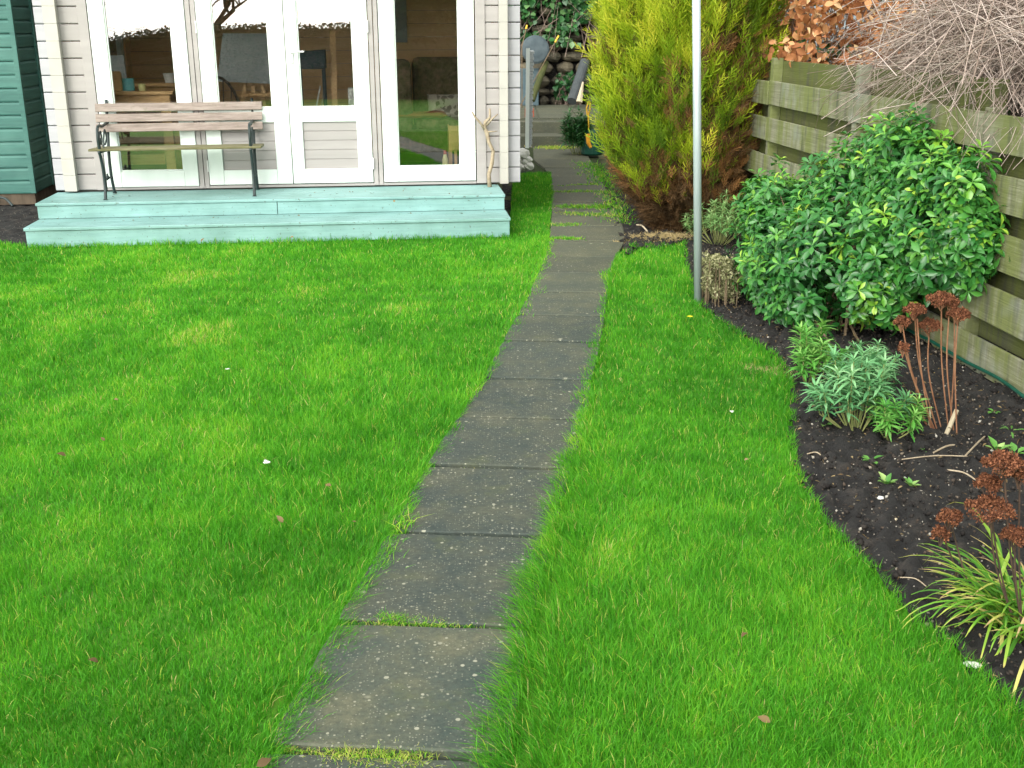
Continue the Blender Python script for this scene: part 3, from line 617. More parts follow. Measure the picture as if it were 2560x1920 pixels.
m.add([(-4.15, 0.78, 2.44), (0.48, 0.78, 2.44), (0.48, 4.2, 2.44), (-4.15, 4.2, 2.44), (-1.83, 0.78, 2.95), (-1.83, 4.2, 2.95),
       (-4.15, 0.78, 2.50), (0.48, 0.78, 2.50), (0.48, 4.2, 2.50), (-4.15, 4.2, 2.50), (-1.83, 0.78, 3.01), (-1.83, 4.2, 3.01)],
      [(0, 4, 5, 3), (4, 1, 2, 5), (6, 9, 11, 10), (10, 11, 8, 7), (0, 6, 10, 4), (4, 10, 7, 1), (3, 5, 11, 9), (5, 2, 8, 11), (0, 3, 9, 6), (1, 7, 8, 2)])
m.build('roof', 'felt', hs_, local=True)
m = MB(); m.add([(-3.72, v0+0.01, 2.42), (0.05, v0+0.01, 2.42), (-1.83, v0+0.01, 2.90), (-3.72, v0+0.04, 2.42), (0.05, v0+0.04, 2.42), (-1.83, v0+0.04, 2.90)], [(0, 1, 2), (5, 4, 3), (0, 3, 4, 1), (1, 4, 5, 2), (2, 5, 3, 0)])
m.build('gable', 'siding', hs_, local=True)
# trims between frames
m = MB()
m.box(-3.512, -3.432, v0-0.014, v0-0.002, Z0, 2.2); m.box(-0.187, -0.10, v0-0.014, v0-0.002, Z0, 2.2)
for a, b in ((-2.633, -2.593), (-2.588, -2.550), (-1.108, -1.068), (-1.062, -1.026)): m.box(a, b, v0-0.010, v0+0.05, Z0, 2.2)
m.box(-3.43, -0.19, v0-0.002, v0+0.05, Z0-0.004, 0.325); m.box(-3.43, -0.19, v0-0.012, v0+0.05, 2.185, 2.2)
m.build('trim', 'siding', hs_, local=True, bevel=0.003)
def casement(name, ua, ub, za, zb, ga, gb, gza, gzb, midrail=None, panel=None):
    d0, d1 = v0-0.018, v0+0.035
    m = MB(); m.box(ua, ga, d0, d1, za, zb); m.box(gb, ub, d0, d1, za, zb)
    m.box(ga+0.0005, gb-0.0005, d0+0.001, d1, za, (panel[0] if panel else gza)); m.box(ga+0.0005, gb-0.0005, d0+0.001, d1, gzb, zb)
    if midrail: m.box(ga+0.0005, gb-0.0005, d0+0.001, d1, midrail[0], midrail[1])
    # glazing bead
    b = 0.012
    for (x0, x1, z0, z1) in ((ga, ga+b, gza, gzb), (gb-b, gb, gza, gzb), (ga+b, gb-b, gza, gza+b), (ga+b, gb-b, gzb-b, gzb)): m.box(x0, x1, d0+0.012, d0+0.022, z0, z1)
    fr = m.build(name, 'white', hs_, local=True, bevel=0.004)
    p = MB(); p.box(ga+0.002, gb-0.002, d0+0.024, d0+0.030, gza+0.002, gzb-0.002); p.build('pane', 'glass', fr, local=True)
    if panel:
        q = MB(); z = panel[0]; h = (panel[1]-panel[0])/5
        for i in range(5):
            q.box(ga+0.0005, gb-0.0005, d0+0.020, d0+0.030, z+0.004, z+h-0.003); q.box(ga+0.0005, gb-0.0005, d0+0.024, d0+0.034, z-0.003, z+0.0035); z += h
        q.build('door_panel', 'siding', fr, local=True, bevel=0.002)
    return fr
casement('window', -3.424, -2.638, 0.328, 2.18, -3.296, -2.757, 0.462, 2.05)
d1_ = casement('door', -2.544, -1.822, 0.333, 2.18, -2.418, -1.955, 0.988, 2.05, (0.865, 0.988), (0.460, 0.865))
d2_ = casement('door', -1.816, -1.114, 0.333, 2.18, -1.712, -1.242, 0.988, 2.05, (0.865, 0.988), (0.460, 0.865))
casement('window', -1.018, -0.196, 0.333, 2.18, -0.886, -0.330, 0.463, 2.05)
for uu in (-3.745, 0.055):  # side windows added on the unseen walls to let light inside
    m = MB()
    for (y0, y1, z0, z1) in ((1.451, 1.53, 0.87, 1.96), (3.47, 3.549, 0.87, 1.96), (1.53, 3.47, 0.87, 0.95), (1.53, 3.47, 1.88, 1.96), (2.46, 2.54, 0.951, 1.879)): m.box(uu-0.03, uu+0.03, y0, y1, z0, z1)
    f_ = m.build('added_side_window', 'white', hs_, local=True); m = MB(); m.box(uu-0.003, uu+0.003, 1.531, 3.469, 0.951, 1.879); m.build('pane', 'glass', f_, local=True)
m = MB(); m.box(-1.785, -1.755, 1.020, 1.031, 1.36, 1.50); m.tube([(-1.77, 1.028, 1.452), (-1.77, 0.985, 1.452), (-1.66, 0.978, 1.456)], 0.008, 8)
m.build('handle', 'chrome', d2_, local=True, bevel=0.001)
for par, uu, z in ((d2_, -1.110, 1.66), (d2_, -1.110, 0.50), (d1_, -2.549, 1.66), (d1_, -2.549, 0.50)):
    m = MB(); m.tube([(uu, 1.025, z-0.05), (uu, 1.025, z+0.05)], 0.007, 8); m.build('hinge', 'chrome', par, local=True)

# ---- inside the summerhouse
def W3(l): return toW(l)
def iroot(name, l, label, cat, group=None): return empty(name, toW(l), label, cat, group, rz=TH)
class LB(MB):                              # build in summerhouse coordinates, relative to a root
    def put(s, name, mat, root_l, root, **k): return MB.build(s, name, mat, root, origin=np.array(root_l), local=True, **k)
F0 = 0.306
# oak table behind the left window
tl = np.array([-3.35, 1.60, F0]); tb = iroot('table', tl, 'oak table with pots on it behind the left window', 'table')
zt = D3(500, 945, 1.5)[2]; ur = D3(805, 940, 1.5)[0]
m = LB(); m.box(-3.62, ur, 1.45, 2.05, zt-0.03, zt); m.put('tabletop', 'oak', tl, tb, bevel=0.004)
m = LB(); m.box(-3.56, ur-0.03, 1.49, 1.51, zt-0.16, zt-0.032); m.put('apron', 'oak', tl, tb)
m = LB(); m.box(-3.56, ur-0.03, 1.98, 2.0, zt-0.16, zt-0.032); m.put('apron', 'oak', tl, tb)
for (a, b) in ((-3.60, 1.47), (ur-0.12, 1.47), (-3.60, 1.95), (ur-0.12, 1.95)):
    m = LB(); m.box(a, a+0.085, b, b+0.07, F0, zt-0.031); m.put('leg', 'oak', tl, tb, bevel=0.003)
m = LB(); m.box(-3.5, ur-0.13, 1.48, 1.52, 0.47, 0.56); m.put('stretcher', 'oak', tl, tb)
def pot(name, x0, x1, yt, v, mat, label, cat, zb, taper=1.0, dy=0.0):
    a = D3(x0, yt, v); b = D3(x1, yt, v); r = abs(b[0]-a[0])/2; c = ((a[0]+b[0])/2, v, zb)
    m = MB(); h = a[2]-zb; m.lathe((0, 0, 0), [(r*taper, 0), (r*taper*1.02, h*0.1), (r, h*0.9), (r*1.04, h*0.93), (r*1.04, h), (r*0.9, h), (r*0.85, h*0.8)], 20)
    o = m.build(name, mat, local=True, smooth=False); o.location = tuple(toW(c)); return tag(o, label, cat)
pot('tub', 265, 390, 815, 1.62, 'bluepot', 'light blue tub standing on the oak table', 'tub', zt)
pot('jar', 435, 510, 870, 1.58, 'yellowjar', 'small pale yellow jar on the oak table beside the blue tub', 'jar', zt)
tp = np.array([-3.0, 2.6, F0]); t2 = iroot('table', tp, 'second wooden table further inside behind the oak table', 'table')
z2 = D3(600, 862, 2.5)[2]; ul = D3(-100, 862, 2.5)[0]; ur2 = D3(900, 862, 2.5)[0]
m = LB(); m.box(ul, ur2, 2.45, 3.0, z2-0.03, z2); m.put('tabletop', 'oak', tp, t2)
for a in (ul+0.02, ur2-0.08):
    for b in (2.48, 2.9):
        m = LB(); m.box(a, a+0.06, b, b+0.06, F0, z2-0.031); m.put('leg', 'oak', tp, t2)
pot('bucket', 695, 850, 760, 2.6, 'offwhite', 'white bucket on the second table inside the left window', 'bucket', z2, 0.8)
a = D3(165, 655, 1.75); b = D3(300, 830, 1.75)
m = MB(); m.obox((0, 0, 0), (0, 0.10, 0.32), 0.16, 0.012, up=(1, 0, 0)); 
m = MB(); m.add([(-0.10, 0, 0), (0.09, 0, 0), (0.04, 0.12, 0.30), (-0.10, 0.12, 0.30), (-0.10, 0.012, 0), (0.09, 0.012, 0), (0.04, 0.132, 0.30), (-0.10, 0.132, 0.30)], [(0, 1, 2, 3), (7, 6, 5, 4), (0, 4, 5, 1), (1, 5, 6, 2), (2, 6, 7, 3), (3, 7, 4, 0)])
o = m.build('picture_board', 'canvas', local=True); o.location = tuple(toW((a[0]+0.03, 1.75, zt))); tag(o, 'small grey board leaning at the left of the oak table', 'board')
m = MB(); m.lathe((0, 0, 0), [(0.05, 0), (0.055, 0.02), (0.055, 0.15), (0.045, 0.17)], 14); o = m.build('wooden_pot', 'oak', local=True); o.location = tuple(toW((D3(215, 900, 1.6)[0], 1.58, zt))); tag(o, 'round wooden pot at the left edge of the oak table', 'pot')
# easel with a grey drawing board
el = np.array([-2.3, 1.95, F0]); ez = iroot('easel', el, 'wooden easel behind the glass of the left door', 'easel')
ve = 1.9
c1_, c2_, c3_, c4_ = D3(1315, 345, ve+0.1), D3(1800, 345, ve+0.1), D3(1870, 872, ve), D3(1255, 800, ve)
bx = [D3(1315, 345, ve+0.12), D3(1850, 345, ve+0.12), D3(1880, 872, ve), D3(1255, 845, ve)]
m = LB(); vs = [tuple(p) for p in bx]+[(p[0], p[1]+0.015, p[2]) for p in bx]; m.add(vs, [(0, 1, 2, 3), (7, 6, 5, 4), (0, 4, 5, 1), (1, 5, 6, 2), (2, 6, 7, 3), (3, 7, 4, 0)])
db_ = MB.build(m, 'drawing_board', 'canvas', None, origin=np.array(el), local=True); db_.location = tuple(toW(el)); db_.rotation_euler = (0, 0, TH)
tag(db_, 'large grey drawing board resting on the easel behind the left door', 'drawing board')
for (xa, xb) in ((1520, 1440), (1620, 1600), (1730, 1790)):
    p = D3(xa, 860, ve+0.03); q = D3(xb, 1400, ve+0.03); m = LB(); m.obox(D3(xa-(xb-xa)*0.8, 345, ve+0.16), (q[0], ve-0.02, F0), 0.035, 0.02, up=(0, 1, 0)); m.put('leg', 'oak', el, ez)
p = D3(1440, 985, ve-0.05); q = D3(1660, 960, ve-0.05); m = LB(); m.obox(p, (D3(1820, 950, ve-0.05)[0], ve-0.05, p[2]), 0.03, 0.03); m.put('ledge', 'oak', el, ez)
# dark hoop-back chair
cl_ = np.array([-2.55, 1.65, F0]); ch = iroot('chair', cl_, 'dark hoop backed wooden chair in front of the easel', 'chair')
m = LB(); pts = []
for k in range(13):
    t = math.pi*k/12; pts.append((-2.52-0.23*math.cos(t), 1.62+0.05*math.sin(t), 0.76+0.47*math.sin(t)))
m.tube(pts, 0.013, 8)
for k in range(5):
    x = -0.14+k*0.07; m.tube([(-2.52+x*0.8, 1.60, 0.76), (-2.52+x, 1.655, 0.76+0.47*math.sqrt(1-(x/0.23)**2))], 0.006, 6)
m.put('backrest', 'darkwood', cl_, ch)
m = LB(); m.lathe((-2.52, 1.75, 0.735), [(0.19, 0), (0.21, 0.01), (0.21, 0.03), (0.19, 0.035)], 20); m.put('seat', 'darkwood', cl_, ch)
for a, b in ((-1, -1), (1, -1), (-1, 1), (1, 1)):
    m = LB(); m.tube([(-2.52+a*0.12, 1.75+b*0.12, 0.74), (-2.52+a*0.19, 1.75+b*0.18, F0)], 0.014, 8); m.put('leg', 'darkwood', cl_, ch)
# leaned timber and a white box behind the right door
for i, (xa, ya, xb, yb, mt, lb) in enumerate([(600, 200, 615, 690, 'oak', 'tall upright timber post inside behind the right door'), (520, 560, 495, 690, 'offwhite', 'thin white strip leaning inside behind the right door'), (545, 540, 530, 700, 'pale', 'pale wooden strip leaning beside the timber post')]):
    v = 2.3; p = B(xa, ya, v+0.15); q = B(xb, yb, v); dr = (q-p)/(q[2]-p[2]); q = q+dr*(F0-q[2])
    m = LB(); m.obox(p, q, (0.055 if i == 0 else 0.014), 0.02, up=(0, 1, 0)); o = MB.build(m, 'timber_strip', mt, None, origin=q, local=True); o.location = tuple(toW(q)); o.rotation_euler = (0, 0, TH); tag(o, lb, 'timber')
p = B(695, 570, 1.5); q = B(760, 695, 1.5); m = MB(); m.box(-0.06, 0.08, 0, 0.1, 0, p[2]-F0); o = m.build('storage_box', 'offwhite', origin=(0, 0, 0), bevel=0.004); o.location = tuple(toW((B(728, 600, 1.5)[0]+0.02, 1.5, F0))); o.rotation_euler = (0, 0, TH); tag(o, 'tall white box behind the lower right of the right door glass', 'box')
p0 = B(470, 385, 2.2); m = MB(); m.add([(-0.18, 0, -0.09), (0.12, 0, -0.09), (0.12, 0, 0.09), (-0.16, 0, 0.07), (-0.18, 0.2, -0.09), (0.12, 0.2, -0.09), (0.12, 0.2, 0.09), (-0.16, 0.2, 0.07)], [(0, 1, 2, 3), (7, 6, 5, 4), (0, 4, 5, 1), (1, 5, 6, 2), (2, 6, 7, 3), (3, 7, 4, 0)])
m.box(-0.15, -0.12, 0.02, 0.05, F0-p0[2], -0.091); m.box(0.08, 0.11, 0.02, 0.05, F0-p0[2], -0.091); m.box(-0.15, -0.12, 0.15, 0.18, F0-p0[2], -0.091); m.box(0.08, 0.11, 0.15, 0.18, F0-p0[2], -0.091)
o = m.build('side_cabinet', 'shadedplastic', origin=(0, 0, 0), bevel=0.01); o.location = tuple(toW(p0)); o.rotation_euler = (0, 0, TH); tag(o, 'grey cabinet on legs seen through the right door', 'cabinet')
# sofa behind the right window
sv = 2.75; s_l = np.array([-0.9, sv, F0]); sf = iroot('sofa', s_l, 'brown and green mottled sofa behind the right window', 'sofa')
zs = B(1200, 800, sv)[2]; zb_ = B(1300, 370, 3.3)[2]; ua_ = B(1020, 600, sv)[0]
m = LB(); m.box(ua_, -0.05, sv, sv+0.7, zs-0.30, zs-0.06); m.put('base', 'sofa', s_l, sf, bevel=0.03)
m = LB(); m.box(ua_+0.18, -0.06, sv-0.03, sv+0.5, zs-0.058, zs+0.04); m.put('seat', 'sofa', s_l, sf, bevel=0.03)
m = LB(); m.box(ua_+0.17, -0.05, 3.25, 3.5, zs-0.1, zb_); m.put('backrest', 'sofa', s_l, sf, bevel=0.06)
m = LB(); m.box(ua_-0.1, ua_+0.15, sv+0.01, sv+0.75, zs-0.1, zb_-0.02); m.put('arm', 'sofa', s_l, sf, bevel=0.06)
def cushion(name, c, sx, sy, sz, rot, mat, label):
    m = MB(); nn = 10; vs = []; 
    for s_ in (-1, 1):
        for i in range(nn+1):
            for j in range(nn+1):
                a_, b_ = i/nn*2-1, j/nn*2-1; hgt = (max(0, (1-a_**4))*max(0, (1-b_**4)))**0.5
                vs.append((a_*sx*(1-0.06*(1-abs(b_))), s_*sy*hgt, b_*sz*(1-0.06*(1-abs(a_)))))
    fs = []
    for s_ in (0, 1):
        o_ = s_*(nn+1)**2
        for i in range(nn):
            for j in range(nn):
                q = (o_+i*(nn+1)+j, o_+(i+1)*(nn+1)+j, o_+(i+1)*(nn+1)+j+1, o_+i*(nn+1)+j+1); fs.append(q if s_ == 0 else q[::-1])
    m.add(vs, fs); o = m.build(name, mat, local=True, smooth=True); o.location = tuple(toW(c)); o.rotation_euler = (rot, 0, TH); return tag(o, label, 'cushion')
cc = B(1335, 700, 2.95); cushion('cushion', (cc[0], 3.08, zs+0.15), 0.19, 0.05, 0.13, R(-20), 'cush', 'pale patterned cushion propped on the mottled sofa')
cc = B(1110, 800, sv); cushion('cushion', (cc[0], sv+0.18, zs+0.075), 0.17, 0.03, 0.20, R(90), 'cushred', 'left one of two flat rust red cushions on the sofa seat')
cc = B(1260, 800, sv); cushion('cushion', (cc[0], sv+0.15, zs+0.080), 0.14, 0.03, 0.18, R(90), 'cushred', 'right one of two flat rust red cushions on the sofa seat')
m = LB(); m.box(-1.6, -0.03, 1.3, 2.7, 0.306, 0.314); o = m.build('lawn_reflection', 'lawn_reflection', origin=(0, 0, 0)); o.location = tuple(OH); o.rotation_euler = (0, 0, TH); tag(o, 'dark green sheet on the floor for the lawn reflection in the right window', 'lawn_reflection')  # green sheet painting in the lawn's reflection low in the glass
# crate, bottle, roll
ve = 1.28; a = B(1350, 815, ve); b = B(1440, 1070, ve); cw = iroot('crate', (a[0], ve, F0), 'pine slatted crate on end inside the right window', 'crate')
m = LB(); w_ = 0.30; h_ = a[2]-F0
for (x0, x1, z0, z1) in ((0, w_, h_-0.22, h_), (0, 0.03, 0, h_-0.221), (0.05, 0.075, 0.0, h_-0.221), (0.10, 0.125, 0, h_-0.221), (0.15, 0.175, 0, h_-0.221), (0.27, 0.30, 0, h_-0.221)): m.box(x0, x1, 0, 0.015, z0, z1)
m.box(0.001, 0.015, 0.016, 0.2, 0.001, h_-0.001); m.box(w_-0.015, w_, 0.016, 0.2, 0.001, h_-0.001)
m.put('front_slats', 'oak', (0, 0, 0), cw, bevel=0.002)
bl_ = B(1330, 1060, 1.18); bt = iroot('bottle', (bl_[0], 1.18, F0), 'small yellow bottle with a red cap at the foot of the right window', 'bottle')
hB = B(1330, 1000, 1.18)[2]-F0
m = LB(); m.lathe((0, 0, 0), [(0.024, 0), (0.028, 0.01), (0.028, hB*0.8), (0.014, hB)], 14); m.put('body', 'yellowjar', (0, 0, 0), bt)
m = LB(); m.lathe((0, 0, hB+0.001), [(0.014, 0), (0.014, 0.03), (0.010, 0.035)], 12); m.put('cap', 'red', (0, 0, 0), bt)
m = MB(); m.tube([(0, 0, 0), (0.09, 0.06, 0.17)], 0.022, 10); o = m.build('paper_roll', 'offwhite', origin=(0, 0, 0)); rl = B(1385, 1068, 1.17); o.location = tuple(toW((rl[0], 1.16, F0+0.02))); o.rotation_euler = (0, 0, TH); tag(o, 'white paper roll leaning against the pine crate', 'paper roll')
p = B(1000, 0, 3.79); q = B(1085, 275, 3.79)
m = MB(); m.box(p[0]-q[0]-0.2, 0, -0.012, 0, 0, 0.6); o = m.build('wall_picture', 'canvas', origin=(0, 0, 0), bevel=0.003); o.location = tuple(toW((q[0], 3.79, q[2]))); o.rotation_euler = (0, 0, TH); tag(o, 'grey picture hanging on the pine wall behind the right window', 'picture')

# ================================================================ BENCH
bo = G(687/2.593, 1295/2.593, 0.29)
ba = R(6+2.5); bn = empty('garden_bench', bo, 'weathered slatted garden bench with black iron ends on the teal step', 'bench', rz=ba)
LW = 1.215
def curve(pts, n=4):
    pts = [np.array(p, float) for p in pts]; out = []
    for i in range(len(pts)-1):
        p0, p1, p2, p3 = pts[max(i-1, 0)], pts[i], pts[i+1], pts[min(i+2, len(pts)-1)]
        for k in range(n):
            t = k/n; out.append(0.5*((2*p1)+(-p0+p2)*t+(2*p0-5*p1+4*p2-p3)*t*t+(-p0+3*p1-3*p2+p3)*t**3))
    return out+[pts[-1]]
for x in (0, LW):
    m = MB()
    m.tube(curve([(x, -0.015, 0), (x, 0.0, 0.03), (x, 0.03, 0.12), (x, 0.025, 0.25), (x, -0.02, 0.36), (x, -0.06, 0.40)]), [0.020, 0.016]+[0.013]*19, 8)   # front leg
    m.tube(curve([(x, 0.40, 0), (x, 0.37, 0.05), (x, 0.33, 0.15), (x, 0.32, 0.28), (x, 0.34, 0.38), (x, 0.38, 0.50), (x, 0.43, 0.65), (x, 0.47, 0.78)]), [0.020, 0.016]+[0.013]*27, 8)
    m.tube([(x, -0.05, 0.395), (x, 0.12, 0.385), (x, 0.35, 0.375)], 0.011, 8)
    m.tube(curve([(x, 0.03, 0.15), (x, 0.16, 0.16), (x, 0.17, 0.19), (x, 0.18, 0.16), (x, 0.33, 0.15)]), 0.008, 6); m.rock((x, 0.175, 0.16), 0.016, 0.02, 0.02, 1)
    fr = m.build('end_frame', 'iron', bn, local=True, smooth=True)
    m = MB()
    m.tube(curve([(x, -0.03, 0.41), (x, -0.05, 0.50), (x, -0.02, 0.58), (x, 0.06, 0.60), (x, 0.16, 0.585), (x, 0.28, 0.59), (x, 0.40, 0.60)]), 0.012, 8)
    m.tube(curve([(x, 0.0, 0.41), (x, 0.02, 0.52), (x, 0.09, 0.55), (x, 0.11, 0.48), (x, 0.06, 0.45), (x, 0.05, 0.50)]), 0.007, 6)
    m.tube(curve([(x, 0.14, 0.40), (x, 0.20, 0.50), (x, 0.26, 0.55), (x, 0.30, 0.48), (x, 0.22, 0.43)]), 0.007, 6)
    m.build('armrest', 'iron', bn, local=True, smooth=True)
def slat_mat(name, a, b, c, red=False):
    m, n, p, o = newmat(name); v = coord(n, (0.7, 8, 8)); v2 = coord(n)
    cc = ramp(n, noise(n, v, 8, 7, 0.7), [(0.3, a), (0.5, b), (0.72, c)])
    f = ramp(n, noise(n, v2, 26, 6, 0.7), [(0.56, (0, 0, 0)), (0.66, (1, 1, 1))])
    cc = mix(n, mix(n, 0.5, (0, 0, 0), f), cc, (0.14, 0.13, 0.08))
    n.links.new(cc, p.inputs['Base Color']); p.inputs['Roughness'].default_value = 0.85; bump(n, p, noise(n, v, 20, 5), 0.6, 0.004); return m
MT['slatpink'] = slat_mat('weathered_slats', (0.15, 0.12, 0.10), (0.24, 0.195, 0.17), (0.36, 0.31, 0.27))
MT['slatred'] = slat_mat('red_slats', (0.36, 0.15, 0.11), (0.47, 0.23, 0.18), (0.5, 0.32, 0.28))
MT['slatmoss'] = slat_mat('mossy_slats', (0.07, 0.07, 0.03), (0.14, 0.13, 0.06), (0.22, 0.21, 0.13))
for i, (y, z) in enumerate([(0.43, 0.72), (0.405, 0.635), (0.38, 0.555)]):
    m = MB(); m.obox((-0.085, y-0.02, z), (LW+0.085, y-0.02, z), 0.018, 0.068, up=(0, 0.28, 1)); m.build('back_slat', 'slatpink', bn, local=True, bevel=0.003)
for i in range(5):
    m = MB(); yy = -0.055+i*0.085; m.box(-0.085, LW+0.085, yy, yy+0.062, 0.402-0.004*i, 0.420-0.004*i); m.build('seat_slat', 'slatmoss', bn, local=True, bevel=0.003)

# forked driftwood branch against the wall
bw = toW((-0.085, 0.90, 0.29)); br = empty('driftwood_branch', bw, 'bare forked branch leaning on the summerhouse corner', 'branch')
def LP(px, py, v): return toW(B(px, py, v))
m = MB()
m.tube([toW((-0.085, 0.90, 0.29))]+[LP(x, y, v) for x, y, v in ((1612, 1130, .92), (1632, 1060, .94), (1640, 980, .95), (1612, 920, .97), (1600, 860, .98), (1585, 830, .98), (1590, 790, .97), (1620, 760, .96), (1618, 705, .95))], [0.020, 0.017, 0.018, 0.016, 0.016, 0.019, 0.018, 0.015, 0.012, 0.008], 8)
m.tube([LP(1590, 845, .98), LP(1560, 800, .96), LP(1520, 755, .95), LP(1505, 725, .95)], [0.014, 0.010, 0.009, 0.006], 8)
m.tube([LP(1600, 810, .97), LP(1635, 770, .95), LP(1672, 738, .95)], [0.012, 0.007, 0.004], 8)
m.tube([LP(1605, 855, .97), LP(1640, 852, .95), LP(1668, 850, .95)], [0.008, 0.005, 0.003], 8)
m.build('stem', 'twig', br, smooth=True)

# ================================================================ GREEN SHED
sc = G(238/2.593, 1325/2.593); sr = empty('garden_shed', sc, 'dark green shiplap shed at the left edge beside the summerhouse', 'shed', rz=R(7))
m = MB(); h = 0.125; z = 0.11
while z < 2.5:
    c = 0.016
    for (ax) in (0, 1):
        q = [(0.0, z), (-0.004, z+0.012), (-0.004, z+h-0.028), (0.010, z+h-0.006), (0.03, z+h-0.002), (0.03, z)]
        if ax == 0: vs = [(-2.4, a, b) for a, b in q]+[(-0.035, a, b) for a, b in q]
        else: vs = [(-a, 0.035, b) for a, b in q]+[(-a, 0.62, b) for a, b in q]
        n = 6; m.add(vs, [tuple(range(n)), tuple(range(2*n-1, n-1, -1))]+[(i, n+i, n+(i+1) % n, (i+1) % n) for i in range(n)])
    z += h
m.build('shiplap_wall', 'shed', sr, local=True)
m = MB(); m.box(-0.034, 0.012, -0.012, 0.034, 0.11, 2.5); m.box(-0.02, 0.02, 0.62, 0.72, 0.11, 2.5); m.box(-0.02, 0.012, 0.722, 0.80, 0.11, 2.5); m.box(-0.02, 0.016, 0.802, 0.93, 0.11, 2.5); m.box(-0.02, 0.012, 0.932, 1.06, 0.11, 2.5); m.box(-0.02, 0.018, 1.062, 1.19, 0.11, 2.5); m.box(-0.02, 0.012, 1.192, 2.4, 0.11, 2.5)
m.build('corner_boards', 'shed', sr, local=True, bevel=0.003)
m = MB(); m.box(-2.4, -0.01, 0.02, 0.10, 0.0, 0.109); m.box(-0.10, -0.02, 0.101, 2.3, 0.0, 0.109); m.build('bearer', 'bark', sr, local=True)
m = MB(); m.box(-2.4, -0.04, 0.04, 2.4, 0.12, 2.45); m.build('core', 'darkwood', sr, local=True)
m = MB(); m.add([(-2.6, -0.15, 2.5), (0.15, -0.15, 2.5), (0.15, 2.6, 2.7), (-2.6, 2.6, 2.7), (-2.6, -0.15, 2.54), (0.15, -0.15, 2.54), (0.15, 2.6, 2.74), (-2.6, 2.6, 2.74)], [(0, 3, 2, 1), (4, 5, 6, 7), (0, 1, 5, 4), (1, 2, 6, 5), (2, 3, 7, 6), (3, 0, 4, 7)]); m.build('roof', 'felt', sr, local=True)
# black hose end by the shed
p = G(0, 512, 0.02); m = MB(); m.tube(curve([p+np.array([-0.1, 0.1, 0.02]), p+np.array([0.0, 0, 0.07]), p+np.array([0.08, -0.03, 0.06]), p+np.array([0.16, -0.08, 0.0])]), 0.012, 8); o = m.build('hose', 'iron', origin=p); tag(o, 'black pipe end lying on soil before the green shed', 'pipe')

# ================================================================ POLE
pb = G(1746, 755); top = GY(1739, -260, pb[1]-0.02)
m = MB(); m.tube([pb+np.array([0, 0, -0.05]), pb+(top-pb)*0.5, top], 0.0245, 20); pr = empty('washing_line_pole', pb, 'galvanised metal washing line pole standing in the right lawn', 'pole'); m.build('post', 'steel', pr, smooth=True)
m = MB(); m.tube([top+np.array([0, 0, 0.001]), top+np.array([0, 0, 0.03])], 0.027, 14); m.build('cap', 'steel', pr)

# ================================================================ FENCE
fd = np.array([-0.101, 1, 0]); fd /= np.linalg.norm(fd); fn = np.array([-fd[1], fd[0], 0])   # fn points to the garden
F0p = np.array([2.316, 5.53, 0]); fq = lambda s, off=0.0: F0p+fd*s+fn*off
fe = empty('board_fence', fq(0.0), 'weathered mossy hit and miss board fence along the right side', 'fence')
posts = [-3.62, -1.83, 0.0, 1.62, 3.26, 5.05, 6.85]
fronts = [(1.075, 1.25), (0.808, 0.98), (0.53, 0.708), (0.262, 0.44), (0.0, 0.172)]
backs = [(0.945, 1.11), (0.675, 0.845), (0.40, 0.57), (0.135, 0.30)]
for i, s in enumerate(posts):
    a = fq(s, -0.035); m = MB(); m.obox(a+np.array([0, 0, -0.05]), a+np.array([0, 0, 1.42 if s > 1 else 1.27]), 0.075, 0.07, up=fd); m.build('post', 'fence', fe, bevel=0.004)
for i in range(len(posts)-1):
    s0, s1 = posts[i], posts[i+1]; far = s0 >= -0.1
    m = MB(); m2 = MB()
    for (z0, z1) in fronts:
        dz = rng.normal(0, 0.004); w = rng.normal(0, 0.003, 2); a = fq(s0+0.004, 0.012+w[0]); b = fq(s1-0.004, 0.012+w[1]); m.obox(a+np.array([0, 0, (z0+z1)/2+dz]), b+np.array([0, 0, (z0+z1)/2-dz]), 0.018, z1-z0)
    bk = backs+([(1.215, 1.40)] if far else [])
    for (z0, z1) in bk:
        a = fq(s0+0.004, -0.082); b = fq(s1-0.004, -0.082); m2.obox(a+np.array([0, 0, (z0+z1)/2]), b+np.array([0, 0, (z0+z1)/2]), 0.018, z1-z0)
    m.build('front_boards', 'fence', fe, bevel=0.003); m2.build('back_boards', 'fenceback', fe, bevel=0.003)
# green hose along the fence foot
m = MB(); m.tube([fq(s, 0.06+0.012*math.sin(s*5))+np.array([0, 0, 0.045+0.006*math.sin(s*9)]) for s in np.linspace(-2.6, 0.6, 30)], 0.0085, 8); o = m.build('garden_hose', 'hosegreen', origin=fq(0)); tag(o, 'dark green hose running along the foot of the fence', 'hose')

